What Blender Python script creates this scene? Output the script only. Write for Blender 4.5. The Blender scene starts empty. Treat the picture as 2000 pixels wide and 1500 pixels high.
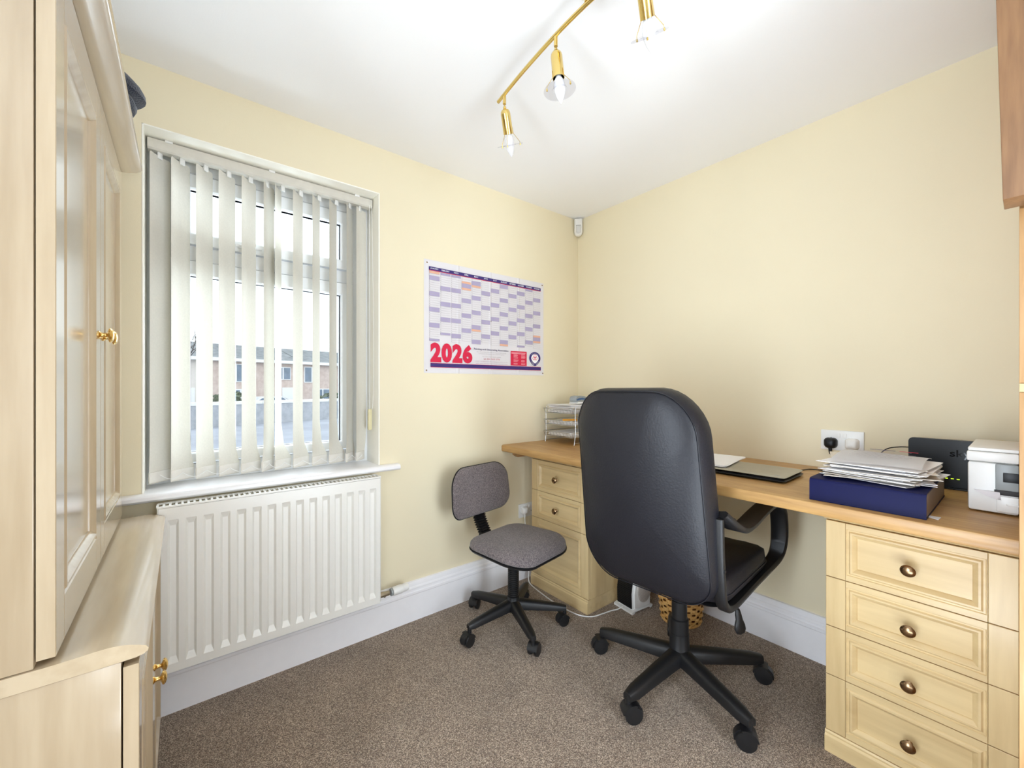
import bpy, bmesh, math, random
from mathutils import Vector, Matrix
random.seed(7)
PI = math.pi
SC = bpy.context.scene
COL = SC.collection

# ------------------------------------------------------------------ camera, world, light, exposure
F, YAW, HY = 806.0, math.radians(38.6), 754.0
CAMP = Vector((-2.2085, -2.0106, 1.2185))
cd = bpy.data.cameras.new('camera'); cam = bpy.data.objects.new('camera', cd); COL.objects.link(cam)
cam.location = CAMP
cam.rotation_euler = (PI / 2, 0, -YAW)
cd.sensor_width = 36.0; cd.lens = 36.0 * F / 2000.0
cd.shift_y = (HY - 750.0) / 2000.0
cd.clip_start = 0.02; cd.clip_end = 400
SC.camera = cam

w = bpy.data.worlds.new('sky'); SC.world = w; w.use_nodes = True
nt = w.node_tree; nt.nodes.clear()
wo = nt.nodes.new('ShaderNodeOutputWorld'); bg = nt.nodes.new('ShaderNodeBackground')
tc = nt.nodes.new('ShaderNodeTexCoord'); nz = nt.nodes.new('ShaderNodeTexNoise'); rp = nt.nodes.new('ShaderNodeValToRGB')
nz.inputs['Scale'].default_value = 1.6; nz.inputs['Detail'].default_value = 4
rp.color_ramp.elements[0].position = .3; rp.color_ramp.elements[0].color = (.80, .88, .97, 1)
rp.color_ramp.elements[1].position = .7; rp.color_ramp.elements[1].color = (.93, .96, 1.0, 1)
nt.links.new(tc.outputs['Generated'], nz.inputs['Vector']); nt.links.new(nz.outputs['Fac'], rp.inputs['Fac'])
nt.links.new(rp.outputs['Color'], bg.inputs['Color']); bg.inputs['Strength'].default_value = 2.0
nt.links.new(bg.outputs['Background'], wo.inputs['Surface'])

def area(name, loc, aim, sx, sy, power, col=(1, 1, 1)):
    l = bpy.data.lights.new(name, 'AREA'); l.shape = 'RECTANGLE'; l.size = sx; l.size_y = sy; l.energy = power; l.color = col
    o = bpy.data.objects.new(name, l); COL.objects.link(o); o.location = loc
    o.rotation_euler = (Vector(aim) - Vector(loc)).to_track_quat('-Z', 'Y').to_euler()
    return o
# fill lamps added out of view: beside the camera, behind it, one facing up
area('side_fill_light', (-3.35, -1.70, 1.0), (0, -1.72, .8), .55, 1.8, 42, (.79, .895, 1.0))
area('rear_fill_light', (-1.75, -5.3, 1.2), (-1.7, 0, 1.0), 1.0, 2.1, 84, (.79, .895, 1.0))
area('bounce_light', (-1.2, -2.72, .3), (-1.1, -2.66, 2.4), 1.9, .8, 43, (.79, .895, 1.0))
area('window_sky_light', (-1.15, 1.75, 3.35), (-2.05, -.2, 1.0), 2.2, 1.3, 150, (.79, .895, 1.0))
area('window_ground_light', (-1.35, 1.25, -.05), (-2.0, -.5, 1.9), 2.2, 1.0, 105, (.79, .895, 1.0))
area('window_side_light', (-.25, 1.35, 1.55), (-2.3, -.55, 1.35), 1.1, 1.7, 130, (.80, .90, 1.0))  # added lamp out of view by the window, brightens the left cupboard doors

SC.view_settings.view_transform = 'Standard'; SC.view_settings.look = 'None'
SC.view_settings.gamma = 1; SC.view_settings.use_curve_mapping = False
SC.view_settings.exposure = 0.14
SC.cycles.max_bounces = 10; SC.cycles.diffuse_bounces = 6; SC.cycles.transparent_max_bounces = 12
SC.cycles.caustics_reflective = False; SC.cycles.caustics_refractive = False
SC.cycles.sample_clamp_indirect = 6

# ------------------------------------------------------------------ materials
def lin(c):
    return tuple(((v / 255) / 12.92 if v / 255 <= .04045 else ((v / 255 + .055) / 1.055) ** 2.4) for v in c) + (1,)
MATS = {}
def mat(name, rgb, rough=.5, metal=0, var=.04, scale=30, bump=0, bscale=200, coat=0, trans=0, spec=.5, rgb2=None, stretch=(1, 1, 1), emis=None, estr=0, alpha=1, sheen=0, detail=3):
    if name in MATS: return MATS[name]
    m = bpy.data.materials.new(name); m.use_nodes = True; t = m.node_tree; N = t.nodes; Lk = t.links
    p = N['Principled BSDF']
    c = lin(rgb)
    tco = N.new('ShaderNodeTexCoord'); mp = N.new('ShaderNodeMapping'); mp.inputs['Scale'].default_value = stretch
    Lk.new(tco.outputs['Object'], mp.inputs['Vector'])
    n = N.new('ShaderNodeTexNoise'); n.inputs['Scale'].default_value = scale; n.inputs['Detail'].default_value = detail
    Lk.new(mp.outputs['Vector'], n.inputs['Vector'])
    r = N.new('ShaderNodeValToRGB'); r.color_ramp.elements[0].position = .3; r.color_ramp.elements[1].position = .7
    if rgb2: a, b = c, lin(rgb2)
    else: a = tuple(v * (1 - var) for v in c[:3]) + (1,); b = tuple(min(1, v * (1 + var)) for v in c[:3]) + (1,)
    r.color_ramp.elements[0].color = a; r.color_ramp.elements[1].color = b
    Lk.new(n.outputs['Fac'], r.inputs['Fac']); Lk.new(r.outputs['Color'], p.inputs['Base Color'])
    p.inputs['Roughness'].default_value = rough; p.inputs['Metallic'].default_value = metal
    p.inputs['Coat Weight'].default_value = coat; p.inputs['Coat Roughness'].default_value = .12
    p.inputs['Specular IOR Level'].default_value = spec
    p.inputs['Transmission Weight'].default_value = trans
    p.inputs['Sheen Weight'].default_value = sheen
    if emis: p.inputs['Emission Color'].default_value = lin(emis); p.inputs['Emission Strength'].default_value = estr
    if bump:
        n2 = N.new('ShaderNodeTexNoise'); n2.inputs['Scale'].default_value = bscale; n2.inputs['Detail'].default_value = 2
        Lk.new(tco.outputs['Object'], n2.inputs['Vector'])
        b2 = N.new('ShaderNodeBump'); b2.inputs['Strength'].default_value = bump; b2.inputs['Distance'].default_value = .002
        Lk.new(n2.outputs['Fac'], b2.inputs['Height']); Lk.new(b2.outputs['Normal'], p.inputs['Normal'])
    MATS[name] = m
    return m

def wood(name, c1, c2, axis, rough=.35, coat=.3, scale=6, fine=60, contrast=1.0):
    """grain runs along `axis` (0,1,2)"""
    m = bpy.data.materials.new(name); m.use_nodes = True; t = m.node_tree; N = t.nodes; Lk = t.links
    p = N['Principled BSDF']
    tco = N.new('ShaderNodeTexCoord'); mp = N.new('ShaderNodeMapping')
    s = [1.0, 1.0, 1.0]; s[axis] = .09; mp.inputs['Scale'].default_value = s
    mp.inputs['Location'].default_value = (3.1, 1.7, .4)
    Lk.new(tco.outputs['Object'], mp.inputs['Vector'])
    n = N.new('ShaderNodeTexNoise'); n.inputs['Scale'].default_value = scale; n.inputs['Detail'].default_value = 3; n.inputs['Distortion'].default_value = .8
    n2 = N.new('ShaderNodeTexNoise'); n2.inputs['Scale'].default_value = fine; n2.inputs['Detail'].default_value = 4
    Lk.new(mp.outputs['Vector'], n.inputs['Vector']); Lk.new(mp.outputs['Vector'], n2.inputs['Vector'])
    mx = N.new('ShaderNodeMix'); mx.data_type = 'FLOAT'; mx.inputs['Factor'].default_value = .5
    Lk.new(n.outputs['Fac'], mx.inputs[2]); Lk.new(n2.outputs['Fac'], mx.inputs[3])
    r = N.new('ShaderNodeValToRGB'); r.color_ramp.elements[0].position = .36; r.color_ramp.elements[1].position = .64
    r.color_ramp.elements[0].color = lin(c1); r.color_ramp.elements[1].color = lin(c2)
    Lk.new(mx.outputs[0], r.inputs['Fac']); Lk.new(r.outputs['Color'], p.inputs['Base Color'])
    p.inputs['Roughness'].default_value = rough; p.inputs['Coat Weight'].default_value = coat; p.inputs['Coat Roughness'].default_value = .15
    MATS[name] = m
    return m

def fmat(name, base, spots, rough=.9, scale=420, bump=.6, sheen=.3, big=None):
    """speckled textile: several colours mixed by fine noise"""
    m = bpy.data.materials.new(name); m.use_nodes = True; t = m.node_tree; N = t.nodes; Lk = t.links
    p = N['Principled BSDF']; tco = N.new('ShaderNodeTexCoord')
    n = N.new('ShaderNodeTexVoronoi'); n.inputs['Scale'].default_value = scale; n.feature = 'F1'
    Lk.new(tco.outputs['Object'], n.inputs['Vector'])
    sp_ = N.new('ShaderNodeSeparateColor'); Lk.new(n.outputs['Color'], sp_.inputs[0])
    r = N.new('ShaderNodeValToRGB'); els = r.color_ramp.elements
    cols = [base] + spots
    els[0].position = .05; els[0].color = lin(cols[0]); els[1].position = .95; els[1].color = lin(cols[-1])
    for i, c in enumerate(cols[1:-1]):
        e = els.new(.05 + .9 * (i + 1) / (len(cols) - 1)); e.color = lin(c)
    Lk.new(sp_.outputs[0], r.inputs['Fac'])
    n3 = N.new('ShaderNodeTexNoise'); n3.inputs['Scale'].default_value = 5; n3.inputs['Detail'].default_value = 4
    Lk.new(tco.outputs['Object'], n3.inputs['Vector'])
    mr = N.new('ShaderNodeMapRange'); mr.inputs[1].default_value = .3; mr.inputs[2].default_value = .7; mr.inputs[3].default_value = .88; mr.inputs[4].default_value = 1.1
    Lk.new(n3.outputs['Fac'], mr.inputs[0])
    mm = N.new('ShaderNodeVectorMath'); mm.operation = 'SCALE'
    Lk.new(r.outputs['Color'], mm.inputs[0]); Lk.new(mr.outputs[0], mm.inputs['Scale'])
    Lk.new(mm.outputs[0], p.inputs['Base Color'])
    p.inputs['Roughness'].default_value = rough; p.inputs['Sheen Weight'].default_value = sheen; p.inputs['Specular IOR Level'].default_value = .2
    b2 = N.new('ShaderNodeBump'); b2.inputs['Strength'].default_value = bump; b2.inputs['Distance'].default_value = .003
    Lk.new(n.outputs['Distance'], b2.inputs['Height']); Lk.new(b2.outputs['Normal'], p.inputs['Normal'])
    MATS[name] = m
    return m

M_wall = mat('cream wall paint', (235, 224, 194), .75, var=.015, scale=2, bump=.12, bscale=260)
M_wwall = mat('neutral bounce white', (240, 240, 238), .75, var=.01, scale=2)  # white set on the unseen walls to keep bounced light neutral
M_ceil = mat('white ceiling paint', (246, 246, 247), .85, var=.01, scale=2, bump=.1, bscale=200)
M_gloss = mat('white gloss paint', (246, 245, 248), .28, var=.01, coat=.3)
M_reveal = mat('warm white paint', (254, 252, 242), .55, var=.01)
M_upvc = mat('white window plastic', (244, 246, 248), .25, var=.005)
M_rad = mat('white radiator enamel', (240, 239, 234), .3, var=.006, coat=.25)
M_carpet = fmat('mottled brown carpet', (84, 66, 53), [(126, 105, 88), (158, 137, 117), (214, 196, 174)], scale=450, bump=.8)
M_maple_v = wood('maple veneer upright', (207, 180, 132), (226, 201, 152), 2, scale=5, fine=40)
M_maple_y = wood('maple veneer lengthwise', (207, 180, 132), (226, 201, 152), 1, scale=5, fine=40)
M_maple_x = wood('maple veneer crosswise', (207, 180, 132), (226, 201, 152), 0, scale=5, fine=40)
M_pale_v = wood('pale maple upright', (174, 154, 125), (192, 174, 146), 2, rough=.22, coat=1.0, scale=5, fine=40)
M_pale_y = wood('pale maple lengthwise', (174, 154, 125), (192, 174, 146), 1, rough=.25, coat=.8, scale=5, fine=40)
M_oak_y = wood('oak desk veneer', (164, 123, 72), (194, 153, 96), 1, rough=.4, coat=.15, scale=9, fine=90)
M_oak_v = wood('oak upright veneer', (166, 124, 78), (196, 154, 104), 2, rough=.4, coat=.15, scale=9, fine=90)
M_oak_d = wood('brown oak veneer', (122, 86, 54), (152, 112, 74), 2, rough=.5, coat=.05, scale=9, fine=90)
M_leather = mat('black leatherette', (23, 23, 30), .46, var=.08, scale=8, bump=.3, bscale=160, spec=.45)
M_plastic = mat('black plastic', (22, 22, 24), .42, var=.05, bump=.15, bscale=500)
M_fabric = fmat('grey speckled fabric', (74, 66, 70), [(104, 95, 96), (142, 132, 130)], scale=520, bump=.4)
M_brass = mat('polished brass', (232, 204, 128), .14, 1, var=.02)
M_bronze = mat('aged brass', (150, 122, 92), .25, 1, var=.1)
M_gold = mat('pale gold', (236, 196, 120), .16, 1, var=.02)
M_silver = mat('brushed metal', (190, 190, 190), .3, 1, var=.03)
M_white = mat('white plastic', (238, 238, 236), .35, var=.01)
M_grey = mat('grey plastic', (150, 156, 158), .35, var=.02)
M_beige = mat('cream plastic', (214, 204, 160), .4, var=.02)
M_paper = mat('white paper', (249, 248, 249), .8, var=.012, scale=12)
M_paper2 = mat('off-white paper', (226, 218, 206), .8, var=.04, scale=18)
M_navy = mat('navy blue board', (4, 8, 60), .5, var=.04, spec=.18)
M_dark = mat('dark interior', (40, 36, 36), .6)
M_black = mat('satin black plastic', (18, 19, 22), .42, var=.03, spec=.35)
M_cap = fmat('dark navy wool', (22, 25, 38), [(34, 38, 54)], scale=300, bump=.5)
M_wick = mat('golden wicker', (196, 142, 74), .35, rgb2=(226, 184, 118), scale=45)
M_red = mat('print red', (212, 24, 66), .7, var=.01)
M_purp = mat('print purple', (58, 42, 112), .7, var=.01)
M_lil = mat('print lilac', (172, 162, 192), .8, var=.02)
M_org = mat('print orange', (228, 176, 148), .8, var=.02)
M_line = mat('print grey', (176, 168, 170), .8, var=.02)
M_txt = mat('print dark grey', (78, 68, 108), .8, var=.02)
M_led = mat('green indicator', (190, 230, 40), .4, emis=(190, 235, 40), estr=2.0)
M_blue = mat('blue plastic', (52, 92, 140), .35)

def glassmat(name, tint=(1, 1, 1), rough=0, thin=True):
    m = bpy.data.materials.new(name); m.use_nodes = True; t = m.node_tree; t.nodes.clear()
    o = t.nodes.new('ShaderNodeOutputMaterial'); tr = t.nodes.new('ShaderNodeBsdfTransparent'); gl = t.nodes.new('ShaderNodeBsdfGlossy')
    fr = t.nodes.new('ShaderNodeLayerWeight'); fr.inputs['Blend'].default_value = .12; mx = t.nodes.new('ShaderNodeMixShader')
    tr.inputs['Color'].default_value = tint + (1,); gl.inputs['Roughness'].default_value = .02
    mu = t.nodes.new('ShaderNodeMath'); mu.operation = 'MULTIPLY_ADD'; mu.inputs[1].default_value = .35; mu.inputs[2].default_value = .04; t.links.new(fr.outputs['Facing'], mu.inputs[0]); t.links.new(mu.outputs[0], mx.inputs[0]); t.links.new(tr.outputs[0], mx.inputs[1]); t.links.new(gl.outputs[0], mx.inputs[2]); t.links.new(mx.outputs[0], o.inputs[0])
    return m
M_pane = glassmat('window glass', (.94, .96, .96))
M_cglass = glassmat('clear lamp glass', (.93, .93, .95))
def bulbmat(name, a):
    m = bpy.data.materials.new(name); m.use_nodes = True; t = m.node_tree; p = t.nodes['Principled BSDF']
    p.inputs['Base Color'].default_value = (.9, .9, .92, 1); p.inputs['Roughness'].default_value = .2
    p.inputs['Alpha'].default_value = a
    n = t.nodes.new('ShaderNodeTexNoise'); n.inputs['Scale'].default_value = 30
    return m
M_frost = bulbmat('frosted bulb glass', .95)
M_clearb = bulbmat('clear bulb glass', .45)
def vanemat():
    m = bpy.data.materials.new('translucent blind fabric'); m.use_nodes = True; t = m.node_tree; t.nodes.clear()
    o = t.nodes.new('ShaderNodeOutputMaterial'); d = t.nodes.new('ShaderNodeBsdfDiffuse'); tl = t.nodes.new('ShaderNodeBsdfTranslucent'); mx = t.nodes.new('ShaderNodeMixShader')
    tco = t.nodes.new('ShaderNodeTexCoord'); n = t.nodes.new('ShaderNodeTexNoise'); n.inputs['Scale'].default_value = 160; n.inputs['Detail'].default_value = 4
    r = t.nodes.new('ShaderNodeValToRGB'); r.color_ramp.elements[0].color = lin((212, 208, 198)); r.color_ramp.elements[1].color = lin((226, 222, 211))
    t.links.new(tco.outputs['Object'], n.inputs['Vector']); t.links.new(n.outputs['Fac'], r.inputs['Fac'])
    t.links.new(r.outputs['Color'], d.inputs['Color']); t.links.new(r.outputs['Color'], tl.inputs['Color'])
    mx.inputs[0].default_value = .03
    t.links.new(d.outputs[0], mx.inputs[1]); t.links.new(tl.outputs[0], mx.inputs[2]); t.links.new(mx.outputs[0], o.inputs[0])
    return m
M_vane = vanemat()

# ------------------------------------------------------------------ object helpers
WM = {}          # object -> world matrix of its local frame
def thing(name, label, cat, loc=(0, 0, 0), rz=0, group=None):
    o = bpy.data.objects.new(name, None); COL.objects.link(o); o.empty_display_size = .05
    o.location = loc; o.rotation_euler = (0, 0, rz); o['label'] = label; o['category'] = cat
    if group: o['group'] = group
    WM[o] = Matrix.Translation(Vector(loc)) @ Matrix.Rotation(rz, 4, 'Z')
    return o
def finish(bm, name, smooth=None):
    me = bpy.data.meshes.new(name)
    bmesh.ops.recalc_face_normals(bm, faces=bm.faces[:])
    bm.to_mesh(me); bm.free()
    if smooth is not None:
        for pl in me.polygons: pl.use_smooth = True
        try: me.set_sharp_from_angle(angle=math.radians(smooth))
        except Exception: pass
    return me
def part(name, bm, m, parent=None, smooth=35, label=None, world=False, kind=None):
    """mesh in the local frame of its thing; world=True: bm is in world coordinates"""
    if parent is not None and world:
        bmesh.ops.transform(bm, matrix=WM[parent].inverted(), verts=bm.verts[:])
    me = finish(bm, name, smooth); me.materials.append(m)
    o = bpy.data.objects.new(name, me); COL.objects.link(o)
    if parent is not None: o.parent = parent; WM[o] = WM[parent]
    else: WM[o] = Matrix.Identity(4)
    if label: o['label'] = label
    if kind: o['kind'] = kind
    return o
def single(name, bm, m, label, cat, group=None, smooth=35):
    """a thing of one mesh: origin moved to its base centre"""
    xs = [v.co.x for v in bm.verts]; ys = [v.co.y for v in bm.verts]; zs = [v.co.z for v in bm.verts]
    c = Vector(((min(xs) + max(xs)) / 2, (min(ys) + max(ys)) / 2, min(zs)))
    bmesh.ops.translate(bm, vec=-c, verts=bm.verts[:])
    o = part(name, bm, m, None, smooth); o.location = c; WM[o] = Matrix.Translation(c)
    o['label'] = label; o['category'] = cat
    if group: o['group'] = group
    return o
def structure(name, bm, m, parent=None, smooth=None):
    o = part(name, bm, m, parent, smooth)
    if parent is None: o['kind'] = 'structure'
    return o

def BM(): return bmesh.new()
def add_box(bm, x0, x1, y0, y1, z0, z1, bev=0, seg=2, mtx=None):
    b = bmesh.new()
    bmesh.ops.create_cube(b, size=1)
    bmesh.ops.scale(b, vec=(abs(x1 - x0), abs(y1 - y0), abs(z1 - z0)), verts=b.verts[:])
    bmesh.ops.translate(b, vec=((x0 + x1) / 2, (y0 + y1) / 2, (z0 + z1) / 2), verts=b.verts[:])
    if bev: bmesh.ops.bevel(b, geom=b.edges[:], offset=bev, segments=seg, profile=.5, affect='EDGES')
    if mtx is not None: bmesh.ops.transform(b, matrix=mtx, verts=b.verts[:])
    merge(bm, b)
def merge(bm, b):
    me = bpy.data.meshes.new('tmp'); b.to_mesh(me); b.free(); bm.from_mesh(me); bpy.data.meshes.remove(me)
def box(*a, **k):
    b = BM(); add_box(b, *a, **k); return b
def add_prism(bm, pts, fn, a, b):
    """closed 2-D polygon extruded; fn(t,u,v) -> xyz"""
    A = [bm.verts.new(fn(a, u, v)) for u, v in pts]; B = [bm.verts.new(fn(b, u, v)) for u, v in pts]
    n = len(pts)
    for i in range(n): bm.faces.new((A[i], A[(i + 1) % n], B[(i + 1) % n], B[i]))
    bm.faces.new(A[::-1]); bm.faces.new(B)
def frame_of(d):
    d = Vector(d).normalized(); up = Vector((0, 0, 1)) if abs(d.z) < .95 else Vector((1, 0, 0))
    s = d.cross(up).normalized(); return s, s.cross(d).normalized()
def add_tube(bm, pts, r, n=10, cap=True, closed=False):
    pts = [Vector(p) for p in pts]; rs = r if isinstance(r, (list, tuple)) else [r] * len(pts)
    rings = []
    s = None
    for i, p in enumerate(pts):
        if closed: d = pts[(i + 1) % len(pts)] - pts[i - 1]
        else: d = pts[min(i + 1, len(pts) - 1)] - pts[max(i - 1, 0)]
        d.normalize()
        if s is None: s, u = frame_of(d)
        else:
            s = (s - d * s.dot(d)).normalized(); u = s.cross(d).normalized()
        rings.append([bm.verts.new(p + (s * math.cos(2 * PI * k / n) + u * math.sin(2 * PI * k / n)) * rs[i]) for k in range(n)])
    m = len(rings)
    for i in range(m if closed else m - 1):
        a, b = rings[i], rings[(i + 1) % m]
        for k in range(n): bm.faces.new((a[k], a[(k + 1) % n], b[(k + 1) % n], b[k]))
    if cap and not closed: bm.faces.new(rings[0][::-1]); bm.faces.new(rings[-1])
def tube(pts, r, n=10, **k):
    b = BM(); add_tube(b, pts, r, n, **k); return b
def add_lathe(bm, prof, n=24, mtx=None, sx=1, sy=1):
    """prof: list of (radius, z)"""
    b = bmesh.new(); rings = []
    for r, z in prof:
        if r < 1e-6: rings.append([b.verts.new((0, 0, z))])
        else: rings.append([b.verts.new((r * sx * math.cos(2 * PI * k / n), r * sy * math.sin(2 * PI * k / n), z)) for k in range(n)])
    for a, c in zip(rings, rings[1:]):
        if len(a) == 1 and len(c) == 1: continue
        for k in range(n):
            k2 = (k + 1) % n
            if len(a) == 1: b.faces.new((a[0], c[k2], c[k]))
            elif len(c) == 1: b.faces.new((a[k], a[k2], c[0]))
            else: b.faces.new((a[k], a[k2], c[k2], c[k]))
    if len(rings[0]) > 1: b.faces.new(rings[0][::-1])
    if len(rings[-1]) > 1: b.faces.new(rings[-1])
    if mtx is not None: bmesh.ops.transform(b, matrix=mtx, verts=b.verts[:])
    merge(bm, b)
def lathe(prof, n=24, **k):
    b = BM(); add_lathe(b, prof, n, **k); return b
def along(loc, d, roll=0):
    """matrix sending local +Z to direction d at loc"""
    return Matrix.Translation(Vector(loc)) @ Vector(d).normalized().to_track_quat('Z', 'Y').to_matrix().to_4x4() @ Matrix.Rotation(roll, 4, 'Z')
def spline(pts, k=6):
    """Catmull-Rom through points"""
    P = [Vector(p) for p in pts]; out = []
    for i in range(len(P) - 1):
        p0 = P[max(i - 1, 0)]; p1 = P[i]; p2 = P[i + 1]; p3 = P[min(i + 2, len(P) - 1)]
        for j in range(k):
            t = j / k
            out.append(.5 * ((2 * p1) + (p2 - p0) * t + (2 * p0 - 5 * p1 + 4 * p2 - p3) * t * t + (3 * p1 - p0 - 3 * p2 + p3) * t ** 3))
    out.append(P[-1]); return out
def rrect(w_, h_, r, n=6):
    """rounded rectangle outline, r = radius or 4 radii (tr, tl, bl, br)"""
    rr = r if isinstance(r, (list, tuple)) else [r] * 4; out = []
    for q, (cx, cy) in enumerate(((1, 1), (-1, 1), (-1, -1), (1, -1))):
        R = rr[q]; x = cx * (w_ / 2 - R); y = cy * (h_ / 2 - R)
        for k in range(n + 1):
            a = PI / 2 * (q + k / n); out.append((x + R * math.cos(a), y + R * math.sin(a)))
    return out
def pillow(outline, front, back, pf=2.5, pb=2.5, rings=8, warp=None, scale_min=0):
    """padded form: outline in (u,v), thickness in w from -back to +front"""
    b = BM(); wf = warp or (lambda u, v, w_: (u, v, w_))
    N = len(outline); cu = sum(p[0] for p in outline) / N; cv = sum(p[1] for p in outline) / N
    levels = []
    for i in range(rings):
        t = (i / rings); s = math.sin(t * PI / 2); levels.append((s, front * (1 - s ** pf) ** (1 / pf) if s < 1 else 0))
    levels.append((1, 0))
    for i in range(rings - 1, -1, -1):
        t = (i / rings); s = math.sin(t * PI / 2); levels.append((s, -back * (1 - s ** pb) ** (1 / pb)))
    rv = []
    for s, w_ in levels:
        if s < 1e-6: rv.append([b.verts.new(wf(cu, cv, w_))])
        else: rv.append([b.verts.new(wf(cu + (u - cu) * s, cv + (v - cv) * s, w_)) for u, v in outline])
    for A, C in zip(rv, rv[1:]):
        for k in range(N):
            k2 = (k + 1) % N
            if len(A) == 1: b.faces.new((A[0], C[k2], C[k]))
            elif len(C) == 1: b.faces.new((A[k], A[k2], C[0]))
            else: b.faces.new((A[k], A[k2], C[k2], C[k]))
    return b

def ringmesh(bm, O, U, V, Nn, W, H, rings, thick):
    """framed front: rings = [(inset_u, inset_v, depth)], last one filled. O = lower-left corner on the face plane"""
    O, U, V, Nn = map(Vector, (O, U, V, Nn))
    def rect(iu, iv, d): return [bm.verts.new(O + U * a + V * c + Nn * d) for a, c in ((iu, iv), (W - iu, iv), (W - iu, H - iv), (iu, H - iv))]
    back = rect(0, 0, -thick); bm.faces.new(back[::-1])
    prev = back
    for iu, iv, d in rings:
        cur = rect(iu, iv, d)
        for k in range(4): bm.faces.new((prev[k], prev[(k + 1) % 4], cur[(k + 1) % 4], cur[k]))
        prev = cur
    bm.faces.new(prev)
def panel_front(parent, name, O, U, V, Nn, W, H, st, rail, m_st, m_mid, thick=.022):
    """door / drawer front: two stiles (sub-parts) and a moulded middle"""
    O = Vector(O); U = Vector(U); V = Vector(V); Nn = Vector(Nn); g = .0007
    b = BM()
    i0 = 0.002
    R = [(0, 0, -.001), (.0008, .0008, 0), (i0, rail, 0), (i0 + .002, rail + .002, -.003), (i0 + .006, rail + .006, -.003), (i0 + .010, rail + .010, .0015), (i0 + .015, rail + .015, .0015),
         (i0 + .024, rail + .024, -.006), (i0 + .026, rail + .026, -.009), (i0 + .0262, rail + .0262, -.0105)]
    ringmesh(b, O + U * (st + g), U, V, Nn, W - 2 * (st + g), H, R, thick)
    o = part(name, b, m_mid, parent, 30, world=True)
    for s in (0, W - st):
        c = BM(); ringmesh(c, O + U * s, U, V, Nn, st, H, [(0, 0, -.001), (.0012, .0012, 0)], thick)
        part('stile', c, m_st, o, 30, world=True)
    return o
def knob(parent, loc, n, m, s=1.0, sx=1.0):
    mt = along(loc, n) if True else None
    b = BM()
    prof = [(.0085 * s, 0), (.0085 * s, .002), (.006 * s, .004), (.0045 * s, .008), (.005 * s, .014), (.010 * s, .0165), (.0155 * s, .019), (.0165 * s, .022), (.0135 * s, .0255), (.007 * s, .028), (0, .029)]
    add_lathe(b, prof, 20, mtx=mt, sx=sx)
    return part('knob', b, m, parent, 40, world=True)

def text_bm(body, size, off=0, align='LEFT', ext=0.0, sx=1.0):
    cu = bpy.data.curves.new('t', 'FONT'); cu.body = body; cu.size = size; cu.offset = off; cu.align_x = align; cu.extrude = ext; cu.resolution_u = 4
    o = bpy.data.objects.new('t', cu); COL.objects.link(o)
    dg = bpy.context.evaluated_depsgraph_get()
    me = bpy.data.meshes.new_from_object(o.evaluated_get(dg))
    b = BM(); b.from_mesh(me); bpy.data.objects.remove(o); bpy.data.curves.remove(cu); bpy.data.meshes.remove(me)
    if sx != 1: bmesh.ops.scale(b, vec=(sx, 1, 1), verts=b.verts[:])
    return b
def text_fit(body, x0, x1, z0, z1, off=0, ext=.0002):
    """text mesh scaled to fill the rectangle (x0..x1, z0..z1) in its own plane"""
    b = text_bm(body, 1, off, ext=0)
    xs = [v.co.x for v in b.verts]; ys = [v.co.y for v in b.verts]
    kx = (x1 - x0) / (max(xs) - min(xs)); kz = (z1 - z0) / (max(ys) - min(ys))
    for v in b.verts: v.co = Vector((x0 + (v.co.x - min(xs)) * kx, z0 + (v.co.y - min(ys)) * kz, 0))
    return b

# ------------------------------------------------------------------ room shell
H = 2.4; XW = -2.78; YS = -3.2
structure('floor', box(XW - .3, .3, -5.7, .02, -.12, 0), M_carpet)
structure('ceiling', box(XW - .3, .3, -5.7, .02, H, H + .12), M_ceil)
structure('wall_east', box(0, .2, YS - .3, .3, -.1, H + .1), M_wall)
b = BM(); add_box(b, XW - .2, XW, -1.32, .3, -.1, H + .1); add_box(b, XW - .2, XW, YS - .3, -2.12, -.1, H + .1); add_box(b, XW - .2, XW, -2.12, -1.32, 2.05, H + .1)
structure('wall_west', b, M_wwall)      # opening added to let the side fill lamp in
WX0, WX1, WZ0, WZ1 = -2.325, -1.444, .822, 2.176
b = BM()
def wallpiece(b, x0, x1, z0, z1): add_box(b, x0, x1, 0, .3, z0, z1)
wallpiece(b, XW, WX0, 0, H); wallpiece(b, WX1, 0, 0, H); wallpiece(b, WX0, WX1, 0, WZ0 - .03); wallpiece(b, WX0, WX1, WZ1, H)
structure('wall_north', b, M_wall)
b = BM(); add_box(b, XW, -1.85, YS - .12, YS, 0, H); add_box(b, -1.0, 0, YS - .12, YS, 0, H); add_box(b, -1.85, -1.0, YS - .12, YS, 2.08, H)
structure('wall_south', b, M_wwall)    # opening added to let the rear fill lamp through
structure('wall_fill_shell_left', box(-2.9, -2.8, -5.6, YS - .12, 0, H), M_wwall); structure('wall_fill_shell_right', box(-.3, -.2, -5.6, YS - .12, 0, H), M_wwall); structure('wall_fill_shell_end', box(-2.9, -.2, -5.7, -5.6, 0, H), M_wwall)  # unseen shell added round the rear fill lamp

# painted lining of the window opening
lin_ = thing('window_1', 'white plastic casement window with a top-hung fanlight behind the vertical blind', 'window', (-1.885, .12, .85))
del lin_['label']; del lin_['category']; lin_['kind'] = 'structure'
t = .006
for nm, a in (('reveal_lining', (WX0, WX0 + t, -.0015, .20, WZ0, WZ1)), ('reveal_lining', (WX1 - t, WX1, -.0015, .20, WZ0, WZ1)), ('reveal_lining', (WX0, WX1, -.0015, .20, WZ1 - t, WZ1))):
    part(nm, box(*a, bev=.002), M_reveal, lin_, world=True)
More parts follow.
